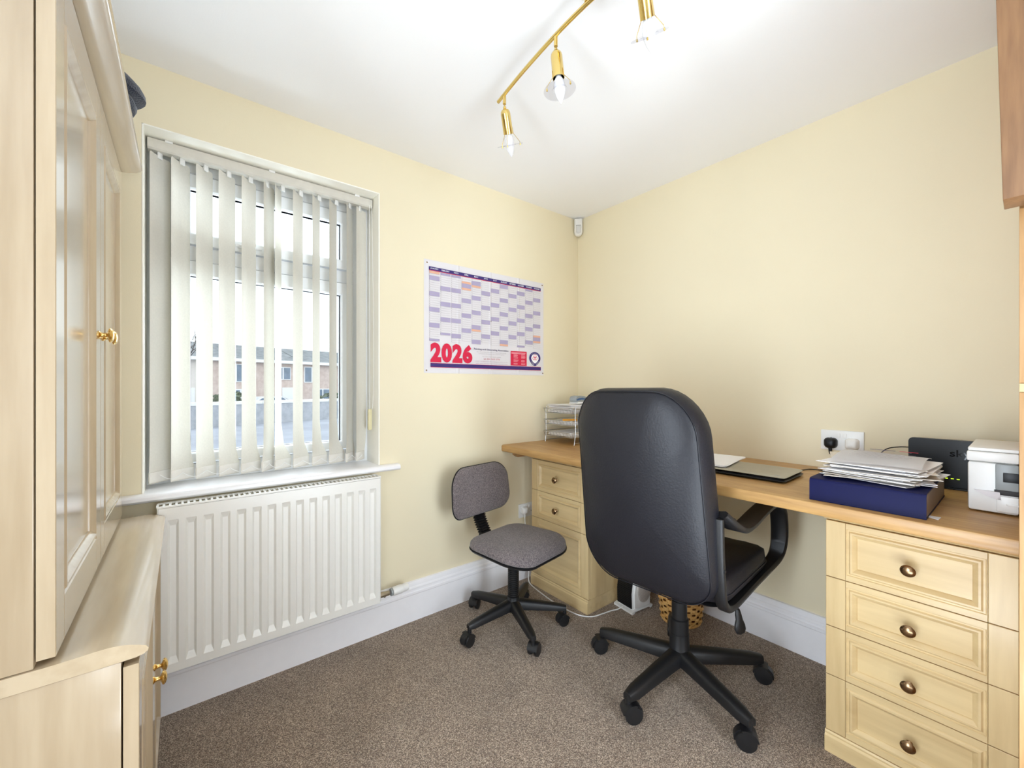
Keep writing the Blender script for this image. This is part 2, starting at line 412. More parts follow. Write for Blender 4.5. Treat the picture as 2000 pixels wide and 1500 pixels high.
# sill
sp = [(.17, .796), (.17, .827), (0, .827), (-.028, .827), (-.036, .824), (-.041, .818), (-.041, .807), (-.036, .800), (-.028, .797), (-.018, .796)]
b = BM(); add_prism(b, sp, lambda t_, u, v: (t_, u, v), -2.5, -1.352)
part('window_sill', b, M_gloss, lin_, world=True)
# outer frame, transom, sashes, panes
def fr(x0, x1, z0, z1, wd, y0, y1, bev=.006, wt=None, wb=None):
    b = BM(); wt = wt or wd; wb = wb or wd
    O = Vector((x0, y0, z0)); 
    def rect(i, j0, j1, y): return [b.verts.new((x, y, z)) for x, z in ((x0 + i, z0 + j0), (x1 - i, z0 + j0), (x1 - i, z1 - j1), (x0 + i, z1 - j1))]
    seq = [rect(0, 0, 0, y1), rect(0, 0, 0, y0 + .002), rect(.002, .002, .002, y0), rect(wd - bev, wb - bev, wt - bev, y0), rect(wd, wb, wt, y0 + bev), rect(wd, wb, wt, y1)]
    for A, C in zip(seq, seq[1:] + seq[:1]):
        for k in range(4): b.faces.new((A[k], A[(k + 1) % 4], C[(k + 1) % 4], C[k]))
    return b
part('window_frame', fr(WX0 + t, WX1 - t, .828, WZ1 - t, .078, .158, .225, wb=.07, wt=.072), M_upvc, lin_, world=True)
part('transom', box(-2.25, -1.52, .158, .225, 1.740, 1.802, bev=.004), M_upvc, lin_, world=True)
for nm, z0, z1 in (('casement_sash', .904, 1.736), ('fanlight_sash', 1.806, 2.094)):
    s_ = part(nm, fr(-2.243, -1.525, z0, z1, .060, .144, .20, wb=.047 if z0 > 1 else .040, wt=.060), M_upvc, lin_, world=True)
    part('seal', fr(-2.186, -1.582, z0 + (.043 if z0 > 1 else .036), z1 - .056, .004, .163, .185, bev=.001), M_dark, s_, world=True)
    part('pane', box(-2.19, -1.58, .176, .180, z0 + .034, z1 - .05), M_pane, s_, world=True)
b = BM(); add_box(b, -2.02, -1.99, .134, .146, 1.820, 1.840, bev=.003); add_box(b, -2.03, -1.93, .126, .135, 1.823, 1.835, bev=.003)
part('fanlight_handle', b, M_upvc, lin_, world=True)

# skirting boards
sk = [(0, 0), (.02, 0), (.02, .135), (.0235, .14), (.0235, .150), (.018, .153), (.0165, .160), (.019, .168), (.017, .174), (.013, .178), (.012, .192), (.009, .200), (0, .202)]
b = BM(); add_prism(b, sk, lambda t_, u, v: (t_, -u, v), XW, 0); structure('baseboard_north', b, M_gloss, smooth=30)
b = BM(); add_prism(b, sk, lambda t_, u, v: (-u, t_, v), -2.0, -.001); structure('baseboard_east', b, M_gloss, smooth=30)

# ------------------------------------------------------------------ radiator
R0, R1, RZ0, RZ1, RY = -2.278, -1.477, .195, .790, -.10
rad = thing('radiator', 'white ribbed panel radiator on the wall under the window', 'radiator', (-1.878, -.06, RZ0))
b = BM(); N = 15; pitch = .0515
ys = RY
cols = [R0 + .004]
grooves = [-2.235 + i * pitch for i in range(N)]
def groove_sheet():
    b = BM(); hw = .0155; sl = .007; dp = .011; zt, zb = RZ1 - .05, RZ0 + .03
    # flat lands between the channels
    def q(*p): b.faces.new([b.verts.new(v) for v in p])
    X0, X1 = R0 + .003, R1 - .003
    q((X0, ys, RZ0), (X1, ys, RZ0), (X1, ys, zb), (X0, ys, zb)); q((X0, ys, zt), (X1, ys, zt), (X1, ys, RZ1 - .006), (X0, ys, RZ1 - .006))
    xs = X0
    for g in grooves:
        a, c = g - hw, g + hw
        q((xs, ys, zb), (a, ys, zb), (a, ys, zt), (xs, ys, zt))
        yi = ys + dp; e = .022
        # channel floor, two side slopes, two end slopes
        q((a + sl, yi, zb + e), (c - sl, yi, zb + e), (c - sl, yi, zt - e), (a + sl, yi, zt - e))
        q((a, ys, zb), (a + sl, yi, zb + e), (a + sl, yi, zt - e), (a, ys, zt)); q((c - sl, yi, zb + e), (c, ys, zb), (c, ys, zt), (c - sl, yi, zt - e))
        q((a, ys, zb), (c, ys, zb), (c - sl, yi, zb + e), (a + sl, yi, zb + e)); q((a + sl, yi, zt - e), (c - sl, yi, zt - e), (c, ys, zt), (a, ys, zt))
        xs = c
    q((xs, ys, zb), (X1, ys, zb), (X1, ys, zt), (xs, ys, zt))
    # back of the sheet and rim
    q((X0, ys, RZ0), (X0, ys, RZ1 - .006), (X0, ys + .014, RZ1 - .006), (X0, ys + .014, RZ0)); q((X1, ys, RZ0), (X1, ys + .014, RZ0), (X1, ys + .014, RZ1 - .006), (X1, ys, RZ1 - .006))
    q((X0, ys, RZ0), (X0, ys + .014, RZ0), (X1, ys + .014, RZ0), (X1, ys, RZ0)); q((X0, ys, RZ1 - .006), (X1, ys, RZ1 - .006), (X1, ys + .014, RZ1 - .006), (X0, ys + .014, RZ1 - .006))
    q((X0, ys + .014, RZ0), (X0, ys + .014, RZ1 - .006), (X1, ys + .014, RZ1 - .006), (X1, ys + .014, RZ0))
    bmesh.ops.remove_doubles(b, verts=b.verts[:], dist=1e-5)
    return b
part('front_panel', groove_sheet(), M_rad, rad, 20, world=True)
for x in (R0 - .001, R1 - .002): part('side_panel', box(x, x + .003, -.099, -.034, RZ0 + .005, RZ1, bev=.001), M_rad, rad, world=True)
b = BM(); add_box(b, R0, R1, -.101, -.093, RZ1 - .004, RZ1 + .002); add_box(b, R0, R1, -.042, -.034, RZ1 - .004, RZ1 + .002)
n = 46
for i in range(n + 1):
    x = R0 + (R1 - R0) * i / n
    add_box(b, x - .0035, x + .0035, -.094, -.041, RZ1 - .004, RZ1 + .001)
part('top_grille', b, M_rad, rad, world=True)
b = BM()
for i in range(26): x = R0 + .02 + i * .0305; add_box(b, x, x + .003, -.08, -.045, RZ0 + .05, RZ1 - .03)
add_box(b, R0 + .01, R1 - .01, -.042, -.040, RZ0 + .02, RZ1 - .02); add_box(b, R0 + .1, R0 + .13, -.04, -.001, RZ1 - .2, RZ1 - .1); add_box(b, R1 - .13, R1 - .1, -.04, -.001, RZ1 - .2, RZ1 - .1)
part('convector', b, M_rad, rad, world=True)
v = part('valve_body', tube([(R1 - .01, -.066, .213), (R1 + .01, -.066, .212), (R1 + .055, -.066, .211)], [.011, .013, .011], 14), mat('nickel', (170, 160, 140), .3, 1), rad, world=True)
b = tube([(-1.44, -.066, .211), (-1.44, -.055, .196), (-1.44, -.027, .190)], .0075, 10); part('pipe', b, MATS['nickel'], v, world=True)
b = BM(); add_lathe(b, [(.017, 0), (.018, .003), (.018, .008), (.017, .010)], 20, mtx=along((-1.415, -.066, .211), (1, 0, .02))); part('valve_ring', b, M_grey, v, world=True)
b = BM(); add_lathe(b, [(.019, 0), (.021, .004), (.021, .045), (.018, .048), (.018, .072), (.015, .080), (0, .081)], 24, mtx=along((-1.405, -.066, .212), (1, 0, .02)))
part('thermostat_head', b, M_white, v, world=True)
part('bleed_cap', lathe([(.006, 0), (.006, .006), (.003, .007)], 10, mtx=along((R1, -.066, RZ1 - .03), (1, 0, 0))), M_white, rad, world=True)

# ------------------------------------------------------------------ vertical blind
bl = thing('vertical_blind', 'white fabric vertical blind with twelve part-open vanes hanging in the window', 'blind', (-1.885, .095, .84))
b = BM(); add_prism(b, [(.073, 2.164), (.073, 2.130), (.079, 2.124), (.111, 2.124), (.117, 2.130), (.117, 2.164)], lambda t_, u, v: (t_, u, v), WX0 + .012, WX1 - .010)
part('headrail', b, mat('rail grey-white', (214, 210, 200), .4), bl, 30, world=True)
for x in (-2.25, -1.9, -1.53): part('rail_clip', box(x - .012, x + .012, .070, .112, 2.160, 2.170, bev=.002), M_white, bl, world=True)
vc = [(-2.276, 48, -2.276, 45), (-2.214, 49, -2.208, 37), (-2.138, 50, -2.132, 40), (-2.062, 46, -2.054, 34), (-1.984, 48, -1.976, 31), (-1.908, 55, -1.912, 52), (-1.872, 65, -1.852, 34),
      (-1.792, 52, -1.778, 32), (-1.714, 56, -1.698, 32), (-1.638, 53, -1.620, 25), (-1.560, 55, -1.556, 47), (-1.502, 40, -1.506, 46)]
for i, (xc, fa, xl, fl) in enumerate(vc):
    b = BM(); rows = [(2.112, .038, 0), (2.108, .0435, 0), (2.100, .0445, 0), (1.5, .0445, 0), (1.05, .0445, 0), (.95, .0445, .25), (.893, .0445, 1), (.845, .0445, 1)]
    prev = None
    for z, hw, k in rows:
        a = math.radians(fa + (fl - fa) * k); R = Matrix.Translation((xc + (xl - xc) * k, .095, 0)) @ Matrix.Rotation(a, 4, 'Z')
        cur = [b.verts.new(R @ Vector((u * hw, .006 * (1 - u * u) * (1 if z > .9 else .4), z))) for u in (-1, -.5, 0, .5, 1)]
        if prev:
            for q in range(4): b.faces.new((prev[q], prev[q + 1], cur[q + 1], cur[q]))
        prev = cur
    vo = part('vane', b, M_vane, bl, 60, world=True)
    part('bottom_weight', box(-.043, .043, -.0012, .0052, .849, .889, bev=.001, mtx=R), mat('blind weight', (226, 222, 214), .6), vo, world=True)
    part('hanger', box(-.009, .009, -.001, .005, 2.100, 2.126, bev=.001, mtx=R), M_white, vo, world=True)
    if i < len(vc) - 1:
        x1, x2 = xl, vc[i + 1][2]; pts = [(x1 + (x2 - x1) * s, .068 + .0 * s, .878 - .02 * math.sin(PI * s)) for s in [q / 8 for q in range(9)]]
        part('link_chain', tube(pts, .0011, 5), M_white, vo, world=True)
cw = part('pull_cord', tube([(-1.472, .066, 2.13), (-1.472, .062, 1.6), (-1.472, .06, 1.10)], .0012, 6), M_white, bl, world=True)
part('cord_weight', box(-1.481, -1.463, .053, .066, .998, 1.103, bev=.002), M_beige, cw, world=True)
part('control_chain', tube(spline([(-1.460, .066, 2.13), (-1.455, .056, 1.6), (-1.454, .054, 1.3), (-1.458, .055, 1.13), (-1.466, .058, 1.09)]), .001, 6), M_white, bl, world=True)

# ------------------------------------------------------------------ left cabinets
NX = -1.032; FX = -.105                         # near and far end (y)
cbl = thing('base_cabinet', 'low pale maple cupboard with two doors under the bullnose top, left of the radiator', 'cabinet', (-2.5, -.57, 0))
part('carcass', box(XW + .002, -2.2915, NX, FX, .0, .741, bev=.0015), M_pale_v, cbl, world=True)
half = (FX - NX) / 2
for k in (0, 1):
    y0 = NX + k * half
    d_ = panel_front(cbl, 'door', (-2.268, y0 + .0015, .03), (0, 1, 0), (0, 0, 1), (1, 0, 0), half - .003, .700, .058, .058, M_pale_v, M_pale_v, .021)
    knob(d_, (-2.268, y0 + (half - .035 if k == 0 else .035), .456 if k else .460), (1, 0, 0), M_gold, 1.05)
# bullnose top, ogee section
wp = [(-2.776, .7425), (-2.30, .7425), (-2.272, .7435), (-2.262, .746), (-2.2565, .750), (-2.2555, .7545), (-2.259, .7595), (-2.267, .7635), (-2.279, .7680), (-2.292, .7715), (-2.306, .7730), (-2.325, .7728), (-2.35, .7715), (-2.38, .7705), (-2.776, .7705)]
b = BM(); add_prism(b, wp, lambda t_, u, v: (u, t_, v), NX - .003, FX)
single('cupboard_top', b, M_pale_y, 'pale maple top with a curved bullnose edge on the low cupboard', 'worktop')
cbu = thing('wall_cupboard', 'tall pale maple two-door cupboard standing on the bullnose top at the left edge', 'cabinet', (-2.55, -.57, .771))
part('carcass', box(XW + .002, -2.392, NX, FX, .7715, 1.937, bev=.0015), M_pale_v, cbu, world=True)
for k in (0, 1):
    y0 = NX + k * half
    d_ = panel_front(cbu, 'door', (-2.368, y0 + .0015, .782), (0, 1, 0), (0, 0, 1), (1, 0, 0), half - .003, 1.150, .058, .075, M_pale_v, M_pale_v, .022)
    knob(d_, (-2.368, y0 + (half - .035 if k == 0 else .035), 1.343), (1, 0, 0), M_gold, 1.1)
cp = [(XW + .002, 1.9385), (-2.37, 1.9385), (-2.35, 1.941), (-2.333, 1.946), (-2.322, 1.953), (-2.317, 1.960), (-2.317, 1.966), (-2.322, 1.970), (-2.34, 1.972), (XW + .002, 1.972)]
b = BM(); add_prism(b, cp, lambda t_, u, v: (u, t_, v), NX - .003, FX)
part('cornice', b, M_pale_y, cbu, 40, world=True)
# flat cap on top
cap = thing('flat_cap', 'dark navy cloth cap lying on top of the tall cupboard', 'cap', (-2.432, -.455, 1.972))
o_ = [(.128 * math.cos(a) * (1 + .12 * (math.cos(a) > 0)), .115 * math.sin(a)) for a in [2 * PI * k / 28 for k in range(28)]]
b = pillow(o_, .095, .012, 2.0, 2, 7, warp=lambda u, v, w_: (u + w_ * .1, v, .045 + w_ * (1 - .35 * max(0, u / .15)) + .004 * math.sin(30 * v)))
part('crown', b, M_cap, cap, 60)
b = pillow([(.03 + .095 * math.cos(a), .085 * math.sin(a)) for a in [2 * PI * k / 24 for k in range(24)]], .006, .006, 3, 3, 4, warp=lambda u, v, w_: (u, v, .030 + w_ - 1.2 * v * v - .03 * max(0, u) ** 1))
part('peak', b, M_cap, cap, 60)
b = BM(); add_tube(b, [(.105 * math.cos(a), .095 * math.sin(a), .022) for a in [2 * PI * k / 28 for k in range(28)]], .02, 8, closed=True)
part('sweatband', b, M_cap, cap, 60)

# ------------------------------------------------------------------ desk and pedestals
DZ0, DZ1 = .819, .860
dp_ = [(-.001, DZ0), (-.676, DZ0), (-.683, DZ0 + .003), (-.686, DZ0 + .01), (-.686, DZ1 - .01), (-.683, DZ1 - .003), (-.676, DZ1), (-.001, DZ1)]
desk = thing('desk_top', 'long oak desktop running along the right-hand wall over two drawer units', 'desk', (-.34, -1.0, DZ0))
b = BM(); add_prism(b, dp_, lambda t_, u, v: (u, t_, v), -1.996, -.001)
part('top_board', b, M_oak_y, desk, 30, world=True)
b = BM(); add_prism(b, [(-.60, .819), (-.03, .819), (-.03, .775), (-.575, .775), (-.60, .79)], lambda t_, u, v: (u, t_, v), -.022, -.001)
part('support_batten', b, M_oak_v, desk, world=True)
part('support_batten', box(-.022, -.001, -1.57, -.56, .780, .819, bev=.002), M_oak_y, desk, world=True)
def pedestal(name, label, y0, y1, drawers, plinth, kn):
    p = thing(name, label, 'drawer unit', (-.26, (y0 + y1) / 2, 0))
    part('carcass', box(-.498, -.024, y0, y1, .0, .785, bev=.0015), M_maple_v, p, world=True)
    b = BM(); add_prism(b, [(-.024, .7735), (-.515, .7735), (-.525, .776), (-.536, .783), (-.541, .790), (-.541, .797), (-.536, .802), (-.024, .802)], lambda t_, u, v: (u, t_, v), y0 - .001, y1 + .004)
    part('cornice', b, M_maple_y, p, 40, world=True)
    b = BM(); add_prism(b, [(-.024, 0), (-.527, 0), (-.527, plinth - .018), (-.522, plinth - .012), (-.524, plinth - .006), (-.5205, plinth - .001), (-.024, plinth - .001)], lambda t_, u, v: (u, t_, v), y0 - .001, y1 + .002)
    part('plinth', b, M_maple_y, p, 30, world=True)
    for (z0, z1, rail) in drawers:
        d = panel_front(p, 'drawer', (-.520, y1, z0 + .0012), (0, -1, 0), (0, 0, 1), (-1, 0, 0), y1 - y0, z1 - z0 - .0024, .052, rail, M_maple_v, M_maple_y, .021)
        knob(d, (-.531 + .022 * 0, (y0 + y1) / 2 - kn, (z0 + z1) / 2), (-1, 0, 0), M_bronze, 1.05, 1.02)
    return p
pedestal('drawer_pedestal', 'three-drawer pale maple unit under the desk end behind the small grey chair', -.545, -.092, [(.585, .772, .018), (.419, .585, .018), (.075, .419, .03)], .075, 0)
pedestal('drawer_pedestal', 'four-drawer pale maple unit under the desk in the right foreground', -1.9945, -1.585, [(.583, .772, .018), (.419, .583, .018), (.256, .419, .018), (.07, .256, .018)], .07, .0)

# tall oak unit at the right edge
tu = thing('bookcase', 'tall oak unit at the right edge of the picture beside the desk end', 'cabinet', (-.4, -2.3, 0))
part('side_panel', box(-.78, -.002, -2.020, -1.9975, 0, 2.36, bev=.001), M_oak_v, tu, world=True)
part('side_panel', box(-.78, -.002, -2.60, -2.58, 0, 2.36, bev=.001), M_oak_v, tu, world=True)
part('back_panel', box(-.02, -.002, -2.58, -2.02, 0, 2.36), M_oak_v, tu, world=True)
for z in (.08, .6, 1.2, 1.6, 2.34): part('shelf', box(-.76, -.02, -2.579, -2.021, z - .009, z + .009), M_oak_y, tu, world=True)
for z0, z1, y in ((.1, 1.205, 0), (1.225, 1.60, 0)):
    part('door', box(-.802, -.781, -2.59, -1.9975, z0, z1, bev=.001), M_oak_v, tu, world=True)
part('rail', box(-.803, -.782, -2.59, -1.9975, 1.206, 1.224, bev=.001), M_maple_y, tu, world=True)
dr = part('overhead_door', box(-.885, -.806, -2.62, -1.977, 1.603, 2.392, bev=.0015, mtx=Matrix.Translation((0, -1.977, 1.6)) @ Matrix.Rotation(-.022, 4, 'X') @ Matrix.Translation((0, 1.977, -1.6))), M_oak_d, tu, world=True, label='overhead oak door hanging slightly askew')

# ------------------------------------------------------------------ swivel chairs
def caster(ang, rad, r=.026, hgt=.075):
    """twin-wheel castor in the frame of the chair"""
    b = BM(); c = Vector((rad * math.cos(ang), rad * math.sin(ang), 0))
    rot = random.uniform(0, 2 * PI); ax = Vector((math.cos(rot), math.sin(rot), 0)); fw = Vector((-ax.y, ax.x, 0))
    o = c + fw * .014
    for s in (-1, 1):
        add_lathe(b, [(.0, -.010), (r * .6, -.0095), (r * .92, -.007), (r, -.003), (r, .004), (r * .95, .007), (r * .5, .008), (0, .0082)], 20, mtx=along(o + ax * s * .0165 + Vector((0, 0, r)), ax * s))
    # hood over the wheels
    hp_ = [(math.cos(a) * r * 1.12, math.sin(a) * r * 1.12) for a in [math.radians(q) for q in range(-12, 196, 13)]] + [(-r * .8, -.004), (r * .8, -.004)]
    add_prism(b, hp_, lambda t_, u, v_: tuple(o + ax * t_ + fw * u + Vector((0, 0, r + v_))), -.0125, .0125)
    add_prism(b, hp_[6:15] + [(-r * .5, .4 * r)], lambda t_, u, v_: tuple(o + ax * t_ + fw * u * 1.04 + Vector((0, 0, r + v_ * 1.04))), -.024, .024)
    add_tube(b, [c + Vector((0, 0, r * 1.4)), c + Vector((0, 0, hgt))], [.011, .009], 10)
    return b
def star_base(root, ang0, rad, hub_z, tip_z, w0, w1, h0, h1, hubr, hubtop, r):
    part('base_hub', lathe([(hubr * .9, hub_z - .035), (hubr, hub_z - .03), (hubr, hub_z + .01), (hubr * .92, hub_z + .02), (hubr * .86, hubtop), (hubr * .75, hubtop + .003), (0, hubtop + .003)], 28), M_plastic, root, 40)
    for k in range(5):
        a = ang0 + k * 2 * PI / 5; d = Vector((math.cos(a), math.sin(a), 0)); s = Vector((-d.y, d.x, 0)); b = BM()
        secs = []; nn = 9
        for i in range(nn):
            t_ = i / (nn - 1); ds = hubr * .5 + (rad + .008 - hubr * .5) * t_
            wv = w0 + (w1 - w0) * t_; hv = h0 + (h1 - h0) * t_
            zc = hub_z + (tip_z - hub_z) * (t_ ** 1.15)
            if i == nn - 1: wv *= .72; hv *= .75
            secs.append([b.verts.new(d * ds + s * (wv / 2 * cu) + Vector((0, 0, zc + hv / 2 * cv))) for cu, cv in ((-1, -1), (-1, .35), (-.72, .85), (-.25, 1), (.25, 1), (.72, .85), (1, .35), (1, -1))])
        for A, C in zip(secs, secs[1:]):
            for q in range(8): b.faces.new((A[q], A[(q + 1) % 8], C[(q + 1) % 8], C[q]))
        b.faces.new(secs[0][::-1]); b.faces.new(secs[-1])
        leg = part('leg', b, M_plastic, root, 50)
        part('caster', caster(a, rad, r, tip_z + .004), M_plastic, leg, 40)

# --- large leatherette chair
TH = math.radians(4.5)
bc = thing('office_chair', 'large black leatherette swivel chair with armrests, back turned to the camera', 'chair', (-.607, -1.111, 0), TH)
star_base(bc, math.radians(34.5) - TH, .335, .118, .094, .062, .044, .056, .036, .043, .205, .033)
part('gas_column', lathe([(.036, .20), (.036, .262), (.034, .264), (.030, .266), (.030, .335), (.026, .337), (.026, .44)], 24), M_plastic, bc, 40)
b = BM(); add_box(b, -.13, .11, -.085, .085, .42, .462, bev=.012)
part('seat_mechanism', b, M_plastic, bc)
b = tube([(.0, -.06, .44), (.0, -.16, .415), (-.02, -.23, .395)], .005, 8); 
lv = part('height_lever', b, M_plastic, bc)
b = pillow([(u * 1.35, v_) for u, v_ in ((.006, 0), (.010, .02), (.013, .04), (.019, .06), (.020, .078), (.014, .092), (0, .097), (-.014, .092), (-.020, .078), (-.017, .06), (-.010, .04), (-.010, .02), (-.006, 0))], .008, .008, 2.5, 2.5, 4, warp=lambda u, v_, w_: (-.02 + u * .8 + w_ * .3, -.228 - u * .4 + w_ * .9 - v_ * .12, .398 - v_ * .95))
part('lever_paddle', b, M_plastic, lv, 50)
# seat cushion (forward = +x)
so = rrect(.52, .52, (.09, .07, .07, .09), 7)
b = pillow(so, .055, .05, 3.2, 3.4, 8, warp=lambda u, v_, w_: (.02 + u, v_, .515 + w_ - .25 * max(0, u - .1) ** 2 + .35 * (v_ * v_) * (w_ > 0) + .0025 * math.sin(70 * u) * (w_ > .02)))
seat_ = part('seat', b, M_leather, bc, 60)
b = BM(); add_tube(b, [(.02 + u * 1.0, v_ * 1.0, .515 - .25 * max(0, u - .1) ** 2) for u, v_ in so], .0035, 6, closed=True)
part('piping', b, M_leather, seat_, 60)
part('seat_pan', pillow([(u * .94, v_ * .94) for u, v_ in so], .01, .022, 4, 3, 4, warp=lambda u, v_, w_: (.02 + u, v_, .470 + w_)), M_plastic, bc, 50)
# tall back: u lateral, v up; plane leans backwards
BW, BH = .515, .725
def bwarp(u, v_, w_):
    s = (v_ + BH / 2) / BH
    tap = 1.0 - .13 * max(0, s - .35) ** 1.2 + .0 * s - .03 * max(0, .2 - s)
    lean = -.262 - .105 * s - .03 * math.sin(PI * s)
    curl = .10 * (u / .25) ** 2 * .3
    kf = 1 + .75 * (w_ - .02)
    u = u * kf; v_ = v_ * (1 + .45 * (w_ - .02) * (v_ > 0)); s = (v_ + BH / 2) / BH
    return (lean + w_ + curl, u * tap, .480 + s * BH + .012 * math.sin(PI * (u / BW + .5)) * (1 if s > .8 else 0))
bo = rrect(BW, BH, (.12, .15, .10, .13), 9)
b = pillow(bo, .088, .062, 3.4, 5, 12, warp=bwarp)
bk = part('backrest', b, M_leather, bc, 70)
b = BM(); add_tube(b, [bwarp(u * .985, v_ * .99, -.040) for u, v_ in bo], .0022, 6, closed=True); part('piping', b, M_leather, bk, 60)
b = BM(); add_tube(b, [bwarp(u * .94, v_ * .96, .048) for u, v_ in bo], .004, 6, closed=True); part('piping', b, M_leather, bk, 60)
b = pillow(rrect(BW * .8, BH * .26, .06, 6), .028, .01, 2.6, 3, 6, warp=lambda u, v_, w_: bwarp(u, v_ + .22, w_ + .052))
part('head_cushion', b, M_leather, bk, 70)
# arm loops
for s, nm in ((-1, 'armrest'), (1, 'armrest')):
    yy = s * (.250 if s < 0 else .228)
    path = [(-.255, yy, .800), (-.215, yy + s * .018, .765), (-.165, yy + s * .028, .742), (-.09, yy + s * .03, .738), (.03, yy + s * .03, .752), (.15, yy + s * .03, .760), (.235, yy + s * .03, .750), (.290, yy + s * .03, .705), (.318, yy + s * .028, .63), (.322, yy + s * .024, .555), (.296, yy + s * .016, .510), (.20, yy + s * .006, .486), (.07, yy, .472), (-.08, yy, .464), (-.18, yy, .468), (-.230, yy, .500), (-.250, yy, .57), (-.262, yy, .68), (-.268, yy, .79)]
    pts = spline(path, 5); b = BM(); rings = []
    for i, p in enumerate(pts):
        d = (pts[min(i + 1, len(pts) - 1)] - pts[max(i - 1, 0)]).normalized(); lat = Vector((0, 1, 0)); nrm = d.cross(lat).normalized(); lat = nrm.cross(d).normalized()
        top = 1 if p.z > .70 or i < 12 else 0
        hw = .031 - .012 * min(1, max(0, (i - 42) / 22)); ht = .012 if i < 45 else .012
        rings.append([b.verts.new(p + lat * hw * cu + nrm * ht * cv) for cu, cv in ((-1, -.4), (-.8, -1), (.8, -1), (1, -.4), (1, .5), (.7, 1), (-.7, 1), (-1, .5))])
    for A, C in zip(rings, rings[1:]):
        for q in range(8): b.faces.new((A[q], A[(q + 1) % 8], C[(q + 1) % 8], C[q]))
    b.faces.new(rings[0][::-1]); b.faces.new(rings[-1])
    ar = part(nm, b, M_plastic, bc, 50)
    part('fixing_knob', lathe([(.012, 0), (.012, .012), (.008, .016), (0, .016)], 12, mtx=along((-.20, yy + s * .02, .765), (.5, 0, 1))), M_plastic, ar)
    part('screw', lathe([(.006, 0), (.006, .004), (0, .005)], 10, mtx=along((-.258, yy + s * .017, .62), (0, s, 0))), M_black, ar)

# --- small grey typist chair
TS = math.radians(-80)
sc = thing('typist_chair', 'small armless grey fabric swivel chair by the wall under the calendar', 'chair', (-.889, -.369, 0), TS)
star_base(sc, math.radians(35) - TS, .262, .112, .086, .052, .034, .048, .028, .036, .15, .028)
prof = [(.026, .14)]
z = .148
while z < .375: prof += [(.0285, z), (.0285, z + .004), (.025, z + .006), (.025, z + .008)]; z += .0095
prof += [(.026, .38), (.026, .40)]
part('bellows_column', lathe(prof, 22), M_plastic, sc, 30)
part('seat_mechanism', box(-.15, .08, -.06, .06, .372, .398, bev=.006), M_plastic, sc)
so = rrect(.40, .43, (.11, .09, .09, .11), 8)
def swarp(u, v_, w_): return (.03 + u, v_ * (1 - .12 * (-u / .2) if u < 0 else 1), .412 + w_ - .8 * max(0, u - .09) ** 2 * 1.3 + .06 * v_ * v_ / .04 * .12)
b = pillow(so, .054, .014, 2.9, 3, 9, warp=swarp); part('seat', b, M_fabric, sc, 70)
b = pillow([(u * 1.012, v_ * 1.012) for u, v_ in so], .004, .018, 4, 3.2, 6, warp=lambda u, v_, w_: swarp(u, v_, w_ - .010)); part('seat_shell', b, M_plastic, sc, 60)
# backrest
def rwarp(u, v_, w_):
    s = v_ / .13
    return (-.236 - .028 * (s + 1) / 2 + w_ + .7 * u * u, u * (1.0 - .03 * s) - .005, .655 + v_ * .98)
ro = rrect(.42, .262, (.09, .10, .075, .085), 8)
part('backrest', pillow(ro, .026, .003, 2.6, 3, 8, warp=rwarp), M_fabric, sc, 70)
part('backrest_shell', pillow([(u * 1.025, v_ * 1.03) for u, v_ in ro], .004, .02, 4, 3, 6, warp=lambda u, v_, w_: rwarp(u, v_, w_ - .003)), M_plastic, sc, 60)
b = BM(); n = 12; rings = []
for i in range(n * 2 + 1):
    t_ = i / (n * 2); z = .425 + t_ * .135; x = -.205 - .055 * math.sin(t_ * PI / 2); e = .008 if i % 2 else 0
    rings.append([b.verts.new((x + (.014 + e) * cu, (.030 + e) * cv, z)) for cu, cv in ((-1, -.7), (-.7, -1), (.7, -1), (1, -.7), (1, .7), (.7, 1), (-.7, 1), (-1, .7))])
for A, C in zip(rings, rings[1:]):
    for q in range(8): b.faces.new((A[q], A[(q + 1) % 8], C[(q + 1) % 8], C[q]))
b.faces.new(rings[0][::-1]); b.faces.new(rings[-1])
part('bellows_post', b, M_plastic, sc, 20)
b = BM(); add_box(b, -.225, -.08, -.03, .03, .385, .393, bev=.002); add_box(b, -.225, -.213, -.028, .028, .385, .44, bev=.002)
part('back_bracket', b, M_plastic, sc)

# ------------------------------------------------------------------ wall planner
cal = thing('wall_calendar', 'large 2026 year planner pinned to the wall between window and corner', 'calendar', (-.771, -.001, 1.289))
CX0, CX1, CZ0, CZ1 = -1.204, -.338, 1.289, 1.898
def onwall(b, y):        # text plane (x,z,0) -> wall
    for v_ in b.verts: v_.co = Vector((v_.co.x, y, v_.co.y))
    return b
folds = [-.995, -.772, -.553]
b = BM(); xs = [CX0] + sum([[f_ - .012, f_, f_ + .012] for f_ in folds], []) + [CX1]
fr_ = [b.verts.new((x, -.0012 - (.0032 if x in folds else 0), z)) for x in xs for z in (CZ0, CZ1)]
bk_ = [b.verts.new((x, -.0002, z)) for x in xs for z in (CZ0, CZ1)]
for i in range(len(xs) - 1):
    a = i * 2
    b.faces.new((fr_[a], fr_[a + 2], fr_[a + 3], fr_[a + 1])); b.faces.new((bk_[a], bk_[a + 1], bk_[a + 3], bk_[a + 2]))
    b.faces.new((fr_[a], bk_[a], bk_[a + 2], fr_[a + 2])); b.faces.new((fr_[a + 1], fr_[a + 3], bk_[a + 3], bk_[a + 1]))
part('sheet', b, mat('calendar paper', (224, 220, 222), .8, var=.01, scale=12), cal, 10, world=True)
PY = -.0048
def rects(name, L_, m, y=PY):
    b = BM()
    for x0, x1, z0, z1 in L_: add_box(b, x0, x1, y, y + .0003, z0, z1)
    return part(name, b, m, cal, None, world=True)
